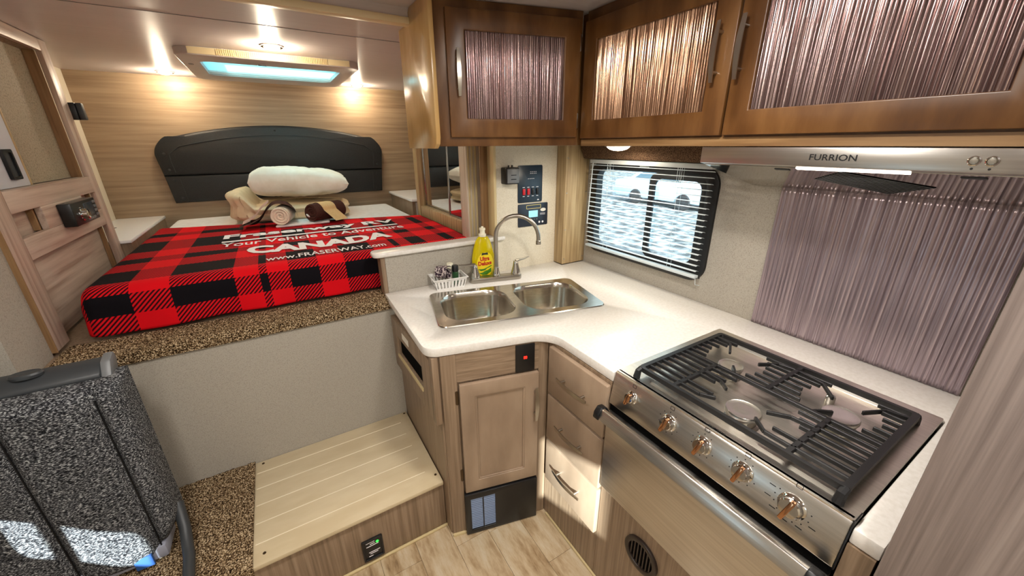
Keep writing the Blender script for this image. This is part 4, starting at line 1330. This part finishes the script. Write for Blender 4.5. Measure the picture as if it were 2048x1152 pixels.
# headboard -----------------------------------------------------------
hb = thing('headboard', 'black padded headboard with arched top on the wooden front wall', 'headboard', (0.11, 3.60, 1.17))
HC = 0.106
def hb_top(x):
    k = (x - HC) / 0.745
    return 1.690 - 0.112 * k * k
def hb_half(z):
    return 0.718 + (z - 1.17) / 0.36 * 0.034 if z < 1.53 else 0.745
def outline(zl, zh, inset=0.0, r=0.085):
    pts_ = []
    xl0, xl1 = HC - hb_half(zl) + inset, HC + hb_half(zl) - inset
    pts_.append((xl0, zl + inset))
    pts_.append((xl1, zl + inset))
    if zh is not None:
        pts_.append((HC + hb_half(zh) - inset, zh - inset))
        pts_.append((HC - hb_half(zh) + inset, zh - inset))
        return pts_
    # arched
    hw = 0.752 - inset
    n = 60
    top = []
    for i_ in range(n + 1):
        x = HC + hw * math.cos(PI * i_ / n)
        top.append((x, hb_top(HC + (x - HC)) - inset))
    # corner rounding
    def shape(p):
        x, z = p
        d = hw - abs(x - HC)
        if d < r:
            z -= (r - math.sqrt(max(0, r * r - (r - d) ** 2)))
        return (x, z)
    pts_ += [shape(p) for p in top]
    return pts_
def pad(pts_, y0, y1, name, parent, bev=0.022):
    bm = B()
    c_ = (sum(p[0] for p in pts_) / len(pts_), sum(p[1] for p in pts_) / len(pts_))
    rows = []
    for ins, y in ((0, y1), (0, y1 - 0.03), (0.003, y0 + 0.010), (0.008, y0 + 0.004), (0.018, y0)):
        rw = []
        for p in pts_:
            dx, dz = p[0] - c_[0], p[1] - c_[1]
            L = math.hypot(dx, dz)
            sx_ = dx - math.copysign(min(abs(dx), ins), dx)
            sz_ = dz - math.copysign(min(abs(dz), ins), dz)
            rw.append(bm.verts.new((c_[0] + sx_, y, c_[1] + sz_)))
        rows.append(rw)
    for a, b_ in zip(rows, rows[1:]):
        for i_ in range(len(a)):
            bm.faces.new((a[i_], a[(i_ + 1) % len(a)], b_[(i_ + 1) % len(a)], b_[i_]))
    bm.faces.new(rows[0])
    bm.faces.new(rows[-1])
    return obj(name, bm, 'leather', parent)
lowp = pad(outline(1.170, 1.357), 3.567, 3.6195, 'lower_pad', hb)
upp = pad(outline(1.356, None), 3.567, 3.6195, 'upper_pad', hb)
# stitched seams
def seam_pts(pts_):
    return [(p[0], 3.5665, p[1]) for p in pts_]
inn = [(HC - 0.655 + 0.004 * k, 1.375 + 0.03 * k) for k in range(6)]
L_ = [(HC - 0.665, 1.378), (HC - 0.672, 1.44), (HC - 0.672, 1.50)] + [(HC - 0.665 + 1.33 * i_ / 24, hb_top(HC - 0.665 + 1.33 * i_ / 24) - 0.068 - (0.03 if i_ in (0, 24) else 0)) for i_ in range(25)] + [(HC + 0.672, 1.50), (HC + 0.672, 1.44), (HC + 0.665, 1.378)]
mat('seam_dark', (44, 45, 48), 0.5)
obj('stitched_seam', tube(B(), seam_pts(L_), 0.0022, 6), 'seam_dark', upp)
for s_ in (-1, 1):
    obj('stitched_seam', tube(B(), [(HC + s_ * 0.652, 3.5665, 1.335), (HC + s_ * 0.640, 3.5665, 1.19)], 0.0022, 6), 'seam_dark', lowp)
    for xx, zz, p_ in ((0.700, 1.50, upp), (0.695, 1.395, upp), (0.685, 1.325, lowp), (0.668, 1.205, lowp)):
        obj('tuft_button', lathe(B(), [(0.009, 0.0), (0.008, 0.004), (0.004, 0.006), (0, 0.0062)], (0, 0, 0), 14, Matrix.Translation((HC + s_ * xx, 3.5685, zz)) @ Matrix.Rotation(PI / 2, 4, 'X')), 'leather', p_)
obj('tuft_button', lathe(B(), [(0.009, 0.0), (0.008, 0.004), (0.004, 0.006), (0, 0.0062)], (0, 0, 0), 14, Matrix.Translation((HC - 0.02, 3.5685, hb_top(HC) - 0.032)) @ Matrix.Rotation(PI / 2, 4, 'X')), 'leather', upp)

# pillow and folded duvet ---------------------------------------------
def cushion_bm(cx, cy, cz, a, b_, h, rz=0.0, tilt=0.0, pw=0.45, wr=0.012, seed=1.0, n=48):
    bm = B()
    M = Matrix.Translation((cx, cy, cz)) @ Matrix.Rotation(rz, 4, 'Z') @ Matrix.Rotation(tilt, 4, 'Y')
    def f(side):
        def g(u, v):
            x, y = 2 * u - 1, 2 * v - 1
            e = max(0.0, (1 - abs(x) ** (7 if x < 0 else 4))) ** pw * max(0.0, (1 - y ** 4)) ** pw
            pin = 1 - 0.10 * (1 - abs(x)) * 0 - 0.07 * (1 - x * x) * (abs(y) ** 3) * 0
            px = a * x * (1 - 0.05 * (1 - abs(y) ** 2) * 0)
            z = side * h * e
            z += wr * e * noise.noise(Vector((x * 2.2, y * 2.0, seed + side))) + 0.4 * wr * e * noise.noise(Vector((x * 6, y * 6, seed + 7 + side)))
            k = 1 - 0.07 * (x * x) * (1 - y * y) 
            kx = 1 - 0.06 * (1 - x * x) * 0 - 0.05 * (1 - abs(y)) * abs(x) ** 3 * -1 * 0
            z *= 1 - 0.30 * max(0.0, x) ** 1.5
            return M @ Vector((px * (1 + 0.03 * y * y), b_ * y * (1 - 0.05 * (1 - x * x)), z))
        return g
    surf(bm, f(1), n, n)
    surf(bm, f(-1), n, n)
    return bm
pl = obj('pillow', cushion_bm(0.180, 3.22, 1.308, 0.295, 0.20, 0.094, rz=-0.10, tilt=0.05, pw=0.34, wr=0.018), 'pillow_mat')
tag(pl, 'plump white pillow lying on top of the folded cream duvet', 'pillow')

def duvet():
    bm = B()
    M = Matrix.Translation((0.10, 3.25, 1.060)) @ Matrix.Rotation(-0.08, 4, 'Z')
    a, b_, h = 0.365, 0.235, 0.185
    n, m_ = 72, 26
    def f(u, v):
        an = 2 * PI * u
        # v: 0 bottom centre .. 1 top centre, along a rounded-box silhouette
        ph = PI * v - PI / 2
        ce, se = math.cos(ph), math.sin(ph)
        sgn = lambda t, p: math.copysign(abs(t) ** p, t)
        x = a * sgn(math.cos(an), 0.42) * sgn(ce, 0.38)
        y = b_ * sgn(math.sin(an), 0.42) * sgn(ce, 0.38)
        z = h / 2 + h / 2 * sgn(se, 0.42)
        side = abs(ce) ** 0.3
        # fold layers and ruffled edges on the sides
        rf = 0.012 * side * math.sin(z / h * PI * 3.2) 
        fr = 0.009 * side * math.sin(an * 21 + 5 * noise.noise(Vector((an, z * 20, 0)))) * (1 if math.cos(an) < -0.2 else 0.35)
        r = math.hypot(x, y) + 1e-6
        x += x / r * (rf + fr)
        y += y / r * (rf + fr * 0.6)
        z += 0.010 * noise.noise(Vector((x * 7, y * 7, 4))) * (1 if se > 0 else 0)
        # slopes down to the right
        k_ = min(1.0, max(0.0, (-0.205 - x) / 0.08))
        k_ = k_ * k_ * (3 - 2 * k_)
        z *= 0.60 + 0.60 * k_ - 0.05 * max(0.0, x / a)
        return M @ Vector((x, y, max(z, 0.001) + 0.004))
    surf(bm, f, n, m_, closed_u=True)
    return bm
dv = obj('folded_duvet', duvet(), 'duvet_mat')
tag(dv, 'folded cream duvet with ruffled edge under the white pillow', 'duvet')

# towels ---------------------------------------------------------------
def fold_strip(pts_, y0, y1, th, nseg=3, seed=0.0):
    """sheet folded along a path in X-Z, extruded in Y, with thickness"""
    bm = B()
    P = [Vector((p[0], 0, p[1])) for p in pts_]
    # smooth resample
    Q = []
    for i_ in range(len(P) - 1):
        p0, p1, p2, p3 = P[max(i_ - 1, 0)], P[i_], P[i_ + 1], P[min(i_ + 2, len(P) - 1)]
        for k in range(6):
            t_ = k / 6
            Q.append(0.5 * ((2 * p1) + (-p0 + p2) * t_ + (2 * p0 - 5 * p1 + 4 * p2 - p3) * t_ ** 2 + (-p0 + 3 * p1 - 3 * p2 + p3) * t_ ** 3))
    Q.append(P[-1])
    n = len(Q) - 1
    def f(u, v):
        q = Q[min(n, int(round(u * n)))]
        y = y0 + (y1 - y0) * v
        w_ = 0.004 * noise.noise(Vector((q.x * 18, y * 14, seed)))
        return Vector((q.x, y + 0.006 * noise.noise(Vector((q.x * 9, 1.0, seed))), q.z + w_))
    surf(bm, f, n, 10)
    bmesh.ops.solidify(bm, geom=bm.faces[:], thickness=-th)
    return bm
def solid_roll(c0, c1, r, pitch=0.016, depth=0.008, seed=0.0):
    """tightly rolled towel: round body whose ends show the spiral of the layers"""
    c0, c1 = Vector(c0), Vector(c1)
    d = (c1 - c0).normalized()
    a = d.cross(Vector((0, 0, 1))).normalized()
    b_ = a.cross(d)
    L = (c1 - c0).length
    prof = [(r * k / 14, 0) for k in range(0, 15)] + [(r * 1.03, 0.012), (r * 1.04, 0.03), (r * 1.04, L - 0.03), (r * 1.03, L - 0.012)] + [(r * k / 14, L) for k in range(14, -1, -1)]
    n = 64
    bm = B()
    rows = []
    for ri, (q, t_) in enumerate(prof):
        row = []
        for k in range(n):
            an = 2 * PI * k / n
            qq = q * (1 + 0.05 * noise.noise(Vector((math.cos(an) * 1.4, math.sin(an) * 1.4, t_ * 6 + seed))))
            sp_ = abs(math.sin(PI * (q / pitch - an / (2 * PI))))
            off = (1 - sp_ ** 0.7) * depth + 0.010 * (1 - q / r)
            if t_ == 0:
                tt = off
            elif t_ == L:
                tt = L - off
            else:
                tt = t_
            row.append(bm.verts.new(c0 + d * tt + (a * math.cos(an) + b_ * math.sin(an)) * qq))
        rows.append(row)
    for x_, y_ in zip(rows, rows[1:]):
        for k in range(n):
            bm.faces.new((x_[k], x_[(k + 1) % n], y_[(k + 1) % n], y_[k]))
    return bm
t1 = thing('towel_bundle', 'cream rolled towel with a brown and pink towel draped over it', 'towel', (-0.04, 2.88, 1.066))
obj('towel_roll', solid_roll((0.0, 2.775, 1.139), (0.045, 2.965, 1.139), 0.053, seed=1), 'towel_cream', t1)
obj('drape_brown', fold_strip([(0.100, 1.120), (0.088, 1.165), (0.045, 1.206), (-0.015, 1.212), (-0.060, 1.180), (-0.092, 1.135), (-0.13, 1.104), (-0.165, 1.100)], 2.79, 2.97, 0.026, seed=1), 'towel_brown', t1)
obj('drape_pink', fold_strip([(-0.045, 1.222), (-0.095, 1.180), (-0.13, 1.140), (-0.172, 1.112), (-0.205, 1.10)], 2.83, 2.975, 0.020, seed=2), 'towel_pink', t1)
obj('drape_end', fold_strip([(-0.105, 1.135), (-0.15, 1.108), (-0.19, 1.100), (-0.222, 1.088)], 2.765, 2.86, 0.019, seed=3), 'towel_brown', t1)
t2 = thing('towel_bundle', 'brown rolled towel wrapped with a tan towel band', 'towel', (0.27, 2.88, 1.066))
cA, cB = Vector((0.172, 2.790, 1.142)), Vector((0.372, 2.945, 1.136))
obj('towel_roll', solid_roll(cA, cB, 0.054, seed=4), 'towel_brown', t2)
bm = B()
dz = (cB - cA).normalized()
sd_ = dz.cross(Vector((0, 0, 1))).normalized()
up_ = sd_.cross(dz)
def band(u, v):
    an = math.radians(165 - 190 * u)
    c_ = cA.lerp(cB, 0.22 + 0.42 * v)
    rr_ = 0.060 + 0.003 * noise.noise(Vector((u * 4, v * 6, 2)))
    if u > 0.80:
        k = (u - 0.80) / 0.20
        a8 = math.radians(165 - 190 * 0.80)
        p = c_ + (sd_ * math.cos(a8) + up_ * math.sin(a8)) * rr_ + (sd_ * 0.75 + Vector((0.2, 0, -0.75))).normalized() * k * 0.10
    else:
        p = c_ + (sd_ * math.cos(an) + up_ * math.sin(an)) * rr_
    p.z = max(p.z, 1.088)
    return p
surf(bm, band, 36, 14)
bmesh.ops.solidify(bm, geom=bm.faces[:], thickness=-0.014)
obj('towel_band', bm, 'towel_tan', t2)
obj('soap_tablet', lathe(B(), [(0, 0), (0.012, 0.002), (0.014, 0.006), (0.012, 0.010), (0, 0.012)], (0, 0, 0), 14, Matrix.Translation((0.150, 2.772, 1.125)) @ Matrix.Rotation(0.9, 4, 'Y')), 'white_plastic', t2)
wt = obj('folded_towel', prism(B(), [(-0.035, 2.775), (0.275, 2.78), (0.30, 2.96), (-0.01, 2.97)], 'z', 1.0685, 1.082), 'sheet', bevel=0.007, seg=3)
tag(wt, 'thin white folded towel lying under the two towel rolls', 'towel')

# ================================================================== CLOSET PARTITION (left)
cl = thing('closet_unit', 'pale wood closet partition beside the bed with slots and open niche', 'closet', (-0.76, 2.27, 0.886))
CX0, CX1 = -0.762, -0.742
def cb(y0, y1, z0, z1, name, m='wood_closet', x0=CX0, x1=CX1, bev=0.002):
    return obj(name, box(B(), x0, x1, y0, y1, z0, z1), m, cl, bevel=bev)
zt = CZ2 - 0.002
cb(1.802, 1.906, 0.886, zt, 'stile', 'wood_closet_v')
cb(2.664, 2.740, 0.886, zt, 'stile', 'wood_closet_v')
cb(1.906, 2.664, 1.345, 1.416, 'rail')
cb(1.906, 2.664, 1.190, 1.263, 'rail')
cb(2.105, 2.49, 1.263, 1.345, 'rail')
cb(1.906, 2.664, 1.935, zt, 'rail')
cb(1.906, 2.664, 0.886, 1.19, 'recess_panel', x0=-0.800, x1=-0.780)
cb(1.906, 2.664, 1.19, 1.416, 'recess_panel', x0=-0.800, x1=-0.780)
cb(1.800, 1.803, 0.886, zt, 'edge_band', 'wood_closet_edge', x0=-0.790, x1=-0.740, bev=0)
cb(2.655, 2.664, 1.416, 1.935, 'niche_jamb', 'wood_closet_edge', x0=-0.80, x1=-0.763, bev=0)
cb(2.652, 2.664, 0.886, 1.345, 'slot_jamb', 'wood_closet_edge', x0=-0.779, x1=-0.763, bev=0)
cb(2.09, 2.104, 1.263, 1.345, 'slot_jamb', 'wood_closet_edge', x0=-0.779, x1=-0.763, bev=0)
cb(1.91, 2.655, 1.405, 1.416, 'niche_floor', x0=-0.80, x1=-0.763, bev=0)
cb(1.906, 2.664, 1.416, 1.96, 'niche_back', 'wallpaper_tan', x0=-0.812, x1=-0.801, bev=0)
cb(1.91, 2.655, 1.935, 1.95, 'niche_top', 'wallpaper_tan', x0=-0.80, x1=-0.763, bev=0)
lk_ = cb(1.908, 2.185, 1.4165, 1.934, 'locker_door', 'cupboard_white', x0=-0.785, x1=-0.768, bev=0.005)
obj('door_edge', box(B(), -0.80, -0.766, 2.178, 2.192, 1.417, 1.934), 'wood_post', lk_, bevel=0.003)
obj('pull', ring(B(), rr(2.058, 2.120, 1.443, 1.543, 0.006, 3), rr(2.068, 2.110, 1.453, 1.533, 0.004, 3), 'x', -0.7685, -0.758), 'black_plastic', lk_)
obj('pull_recess', box(B(), -0.7684, -0.764, 2.066, 2.112, 1.451, 1.535), 'dark_grey', lk_)
# stereo
rd = thing('car_stereo', 'black car stereo with round chrome volume knob in the closet partition', 'stereo', (-0.73, 2.34, 1.235))
RX = -0.741
obj('stereo_body', box(B(), RX, RX + 0.040, 2.215, 2.475, 1.247, 1.338), 'black_plastic', rd, bevel=0.004)
fx = RX + 0.040
obj('screen', box(B(), fx - 0.001, fx + 0.0015, 2.335, 2.43, 1.275, 1.325), 'lcd_dark' if False else 'panel_navy', rd, bevel=0.001)
M = Matrix.Translation((fx, 2.29, 1.288)) @ Matrix.Rotation(PI / 2, 4, 'Y')
obj('volume_knob', lathe(B(), [(0.027, 0), (0.027, 0.004), (0.022, 0.006), (0.021, 0.020), (0.017, 0.022), (0, 0.0215)], (0, 0, 0), 28, M), 'chrome', rd)
for k in range(4):
    obj('button', box(B(), fx - 0.001, fx + 0.003, 2.437, 2.465, 1.262 + k * 0.018, 1.272 + k * 0.018), 'grey_trim', rd, bevel=0.001)
for k in range(5):
    obj('button', box(B(), fx - 0.001, fx + 0.003, 2.335 + k * 0.019, 2.349 + k * 0.019, 1.256, 1.265), 'grey_trim', rd, bevel=0.001)
# reading lamp at the partition end
br = thing('reading_light', 'small black reading light fixed to the end of the closet partition', 'light', (-0.73, 2.76, 1.70))
obj('mount_plate', box(B(), -0.752, -0.722, 2.739, 2.775, 1.668, 1.742), 'black_plastic', br, bevel=0.003)
obj('lamp_head', box(B(), -0.7215, -0.700, 2.745, 2.775, 1.668, 1.742), 'dark_grey', br, bevel=0.004)

# bedside cabinets -------------------------------------------------------
nl = thing('bedside_cabinet', 'white-topped bedside cabinet with cut-out finger slot beside the closet partition', 'cabinet', (-0.80, 3.15, 0.872))
obj('cabinet_body', box(B(), -0.955, -0.705, 2.76, 3.618, 0.874, 1.068), 'wood_lower', nl)
nt_ = obj('cabinet_top', prism(B(), [(-0.956, 2.745), (-0.698, 2.745), (-0.698, 3.6185), (-0.956, 3.6185)], 'z', 1.069, 1.087), 'white_top', nl, bevel=0.004)
obj('finger_slot', prism(B(), rr(-0.905, -0.86, 3.20, 3.225, 0.010, 4), 'z', 1.0865, 1.0876), 'black_hole', nt_)  # flat black patch drawn as the shade inside the slot
nr = thing('bedside_cabinet', 'white-topped bedside cabinet with rounded corner by the mirror doors', 'cabinet', (1.05, 3.25, 0.872))
obj('cabinet_body', box(B(), 0.905, 1.49, 3.00, 3.618, 0.874, 1.136), 'wood_lower', nr)
obj('cabinet_door', box(B(), 0.93, 1.20, 2.990, 2.9995, 0.90, 1.125), 'grey_plastic', nr, bevel=0.002)
obj('cabinet_top', prism(B(), [(1.49, 2.955), (1.49, 3.6185), (0.885, 3.6185), (0.885, 3.02), (0.885, 2.995), (0.893, 2.97), (0.918, 2.957)], 'z', 1.137, 1.157), 'white_top', nr, bevel=0.005)

# mirror cabinet ----------------------------------------------------------
mc = thing('mirror_cabinet', 'wood cabinet with two sliding mirror doors facing the bed', 'cabinet', (1.0, 2.35, 0.872))
MX = 0.915
obj('cabinet_body', box(B(), 0.96, 1.49, 1.985, 2.86, 0.874, CZ2 - 0.002), 'wood_lower', mc)
obj('side_frame', box(B(), MX - 0.015, 0.96, 2.79, 2.862, 0.874, CZ2 - 0.002), 'wood_post', mc, bevel=0.002)
obj('bottom_frame', box(B(), MX - 0.012, 0.96, 1.965, 2.79, 1.055, 1.128), 'wood_post', mc, bevel=0.002)
obj('top_frame', box(B(), MX - 0.012, 0.96, 1.965, 2.79, 1.90, CZ2 - 0.002), 'wood_post', mc, bevel=0.002)
obj('lower_board', box(B(), 0.93, 0.96, 1.965, 2.79, 0.874, 1.054), 'wood_lower_h', mc)
for (ya, yb, xa) in ((2.285, 2.785, 0.945), (1.97, 2.295, 0.928)):
    md_ = obj('mirror_door', box(B(), xa, xa + 0.004, ya, yb, 1.136, 1.895), 'mirror', mc)
    for yy in (ya, yb - 0.010):
        obj('door_strip', box(B(), xa - 0.005, xa + 0.006, yy, yy + 0.010, 1.132, 1.898), 'alu_strip', md_, bevel=0.001)
    obj('door_track', box(B(), xa - 0.004, xa + 0.006, ya, yb, 1.129, 1.136), 'alu_strip', md_)
ep = struct(obj('trim_10', box(B(), 0.868, 0.955, 1.885, 1.98, 1.06, CZ2 - 0.002), 'post_pale', bevel=0.003))
for k in range(3):
    obj('moulding', box(B(), 0.874 + k * 0.020, 0.880 + k * 0.020 + 0.004, 1.880, 1.886, 1.07, CZ2 - 0.004), 'stone_trim', ep, bevel=0.001)
struct(obj('trim_11', box(B(), 0.955, 1.05, 1.80, 1.98, 0.90, CZ2 - 0.002), 'wood_lower'))

# ================================================================== SKYLIGHT
sl = thing('skylight', 'white framed ceiling skylight with blue pane and ribbed vent strip', 'skylight', (0.13, 2.95, CZ2 - 0.04))
i_l = rr(-0.205, 0.47, 2.72, 3.235, 0.06, 8)
bm = B()
FZ = CZ2 - 0.034
rows = [(rr(-0.285, 0.545, 2.528, 3.415, 0.08, 8), CZ2 - 0.0005), (rr(-0.285, 0.545, 2.528, 3.415, 0.08, 8), FZ + 0.004), (rr(-0.281, 0.541, 2.532, 3.411, 0.08, 8), FZ), (rr(-0.217, 0.482, 2.706, 3.247, 0.07, 8), FZ), (i_l, FZ + 0.006), (i_l, CZ2 + 0.07)]
vr = [[bm.verts.new((p[0], p[1], z)) for p in L] for L, z in rows]
for a, b_ in zip(vr, vr[1:]):
    for k in range(len(a)):
        bm.faces.new((a[k], a[(k + 1) % len(a)], b_[(k + 1) % len(a)], b_[k]))
sf = obj('skylight_frame', bm, 'grey_plastic', sl)
obj('pane', box(B(), -0.203, 0.468, 2.722, 3.233, CZ2 - 0.010, CZ2 - 0.006), 'skylight_glass', sl)
obj('shade_rail', box(B(), -0.200, 0.465, 3.155, 3.170, CZ2 - 0.022, CZ2 - 0.0105), 'white_plastic', sl, bevel=0.002)
obj('shade_rail', box(B(), -0.200, 0.465, 3.200, 3.210, CZ2 - 0.024, CZ2 - 0.0105), 'white_plastic', sl, bevel=0.002)
vs_ = obj('vent_strip', box(B(), -0.225, 0.485, 2.523, 2.5285, CZ2 - 0.031, CZ2 - 0.003), 'beige_plastic', sl, bevel=0.001)
for k in range(60):
    xx = -0.115 + k * 0.0082
    if 0.075 < xx < 0.155:
        continue
    obj('rib', box(B(), xx, xx + 0.003, 2.5205, 2.5232, CZ2 - 0.029, CZ2 - 0.005), 'stone_trim', vs_, smooth=False)
obj('catch', box(B(), 0.05, 0.09, 2.66, 2.675, FZ - 0.006, FZ + 0.001), 'dark_grey', sl, bevel=0.002)
obj('emblem', prism(B(), circ(-0.248, 2.82, 0.012, 16, 0.02), 'z', FZ - 0.0012, FZ + 0.001), 'grey_trim', sl)

# ================================================================== SEAT (left foreground)
se = thing('dinette_seat', 'grey speckled upholstered seat back in front of the carpeted step', 'seat', (-0.72, 1.40, 0.262))
SX0, SX1, SYF, SYB = -0.98, -0.475, 1.335, 1.45
def seatback():
    bm = B()
    n, m_ = 90, 70
    seams = (-0.722, -0.532)
    def f(u, v):
        x = SX0 + (SX1 - SX0) * u
        z = 0.285 + (0.935 - 0.285) * v
        # cut lower right corner
        zz = z
        d = SX1 - x
        if d < 0.10:
            zz = max(z, 0.345 + 0 * d) if False else z + (0.40 - 0.285) * (1 - d / 0.10) ** 1.6 * (1 - v)
        y = SYF
        # crown and seams
        for s_ in seams:
            y += 0.016 * math.exp(-((x - s_) / 0.010) ** 2)
        y -= 0.012 * math.sin(PI * min(1, max(0, (x - seams[0]) / (seams[1] - seams[0])))) if seams[0] < x < seams[1] else 0
        r = 0.05
        if d < r:
            y += r - math.sqrt(max(0, r * r - (r - d) ** 2))
        dt = 0.935 - z
        if dt < 0.04:
            y += 0.04 - math.sqrt(max(0, 0.04 ** 2 - (0.04 - dt) ** 2))
        if v < 0.06:
            y += 0.03 * (1 - v / 0.06) ** 2
        y += 0.003 * noise.noise(Vector((x * 9, z * 9, 3)))
        return Vector((x, y, zz))
    surf(bm, f, n, m_)
    bnd = [e for e in bm.edges if e.is_boundary]
    r = bmesh.ops.extrude_edge_only(bm, edges=bnd)
    nv = [v for v in r['geom'] if isinstance(v, bmesh.types.BMVert)]
    for v in nv:
        v.co.y = SYB
    bnd = [e for e in bm.edges if e.is_boundary]
    bmesh.ops.holes_fill(bm, edges=bnd)
    return bm
sbk = obj('backrest', seatback(), 'seat_fabric', se)
for sx_ in (-0.722, -0.532):
    obj('piping', tube(B(), [(sx_, SYF + 0.012, 0.31), (sx_, SYF + 0.012, 0.895)], 0.0022, 6), 'black_plastic', sbk)
tpn = obj('top_trim', prism(B(), [(1.40, 0.930), (1.452, 0.930), (1.475, 0.958), (1.470, 0.972), (1.43, 0.968), (1.40, 0.945)], 'x', SX0, -0.520), 'dark_grey', se, bevel=0.006)
obj('trim_end', prism(B(), [(1.395, 0.925), (1.46, 0.925), (1.480, 0.960), (1.472, 0.982), (1.43, 0.972)], 'x', -0.522, -0.498), 'grey_trim', tpn, bevel=0.006)
obj('release_knob', lathe(B(), [(0.032, 0), (0.034, 0.008), (0.030, 0.013), (0.022, 0.011), (0, 0.010)], (-0.665, 1.435, 0.968), 24, sx=1.0, sy=0.6), 'dark_grey', tpn)
obj('seat_frame', tube(B(), [(-0.478, 1.41, 0.42), (-0.468, 1.36, 0.35), (-0.455, 1.27, 0.31), (-0.445, 1.13, 0.292)], 0.016, 12), 'dark_grey', se)
obj('seat_frame', tube(B(), [(-0.90, 1.42, 0.41), (-0.90, 1.40, 0.34), (-0.90, 1.37, 0.284)], 0.016, 12), 'dark_grey', se)
obj('seat_base', box(B(), -0.95, -0.520, 1.34, 1.46, 0.279, 0.33), 'base_grey', se, bevel=0.01)
obj('belt_strap', box(B(), -0.60, -0.555, 1.325, 1.335, 0.281, 0.325), 'blue_fabric', se, bevel=0.002)

# ================================================================== OUTSIDE
struct(obj('ground', box(B(), 1.8, 60, -30, 60, -1.1, -1.0), 'gravel', smooth=False))
ca = thing('parked_car', 'pale parked car seen through the galley window', 'car', (13.9, 11.0, -1.0))
CXo = 13.9
side = [(8.2, -0.55), (8.3, -0.15), (9.0, 0.0), (9.7, 0.05), (10.3, 0.42), (12.0, 0.45), (12.8, 0.05), (13.5, -0.02), (13.6, -0.55), (13.4, -0.72), (8.4, -0.72)]
obj('car_body', prism(B(), side, 'x', CXo, CXo + 1.7), 'car_white', ca, bevel=0.06)
obj('side_window', prism(B(), [(9.95, 0.08), (10.4, 0.36), (11.1, 0.38), (11.1, 0.08)], 'x', CXo - 0.01, CXo + 0.02), 'car_glass', ca)
obj('side_window', prism(B(), [(11.2, 0.08), (11.2, 0.38), (11.9, 0.38), (12.4, 0.08)], 'x', CXo - 0.01, CXo + 0.02), 'car_glass', ca)
for wy in (9.75, 12.2):
    for wx in (CXo - 0.06, CXo + 1.56):
        M = Matrix.Translation((wx, wy, -0.68)) @ Matrix.Rotation(PI / 2, 4, 'Y')
        wh = obj('wheel', lathe(B(), [(0.22, 0.0), (0.30, 0.0), (0.32, 0.03), (0.32, 0.17), (0.30, 0.2), (0.0, 0.2)], (0, 0, 0), 28, M), 'tire', ca)
        obj('wheel_rim', lathe(B(), [(0.22, 0.03), (0.20, 0.02), (0.06, 0.03), (0, 0.02)], (0, 0, 0), 20, M), 'nickel', wh)
for k in range(6):
    x_, y_ = 30 + random.uniform(-2, 3), 6 + k * 8.2
    t = thing('hedge_tree', 'leafy green tree standing beyond the parked car', 'tree', (x_, y_, -1.0), 'trees beyond the car')
    bm = B()
    bmesh.ops.create_icosphere(bm, subdivisions=4, radius=1.0)
    s_ = random.uniform(2.4, 3.2)
    for v in bm.verts:
        d = 1 + 0.28 * noise.noise(v.co * 2.2 + Vector((k * 3.1, 0, 0))) + 0.14 * noise.noise(v.co * 6)
        v.co = Vector((x_, y_, 1.6)) + Vector((v.co.x * s_ * d, v.co.y * s_ * d, v.co.z * s_ * 0.85 * d))
    obj('crown', bm, 'foliage', t)
    obj('trunk', tube(B(), [(x_, y_, -1.0), (x_ + 0.1, y_, 0.6)], [0.2, 0.15], 10), 'wood_lower', t)
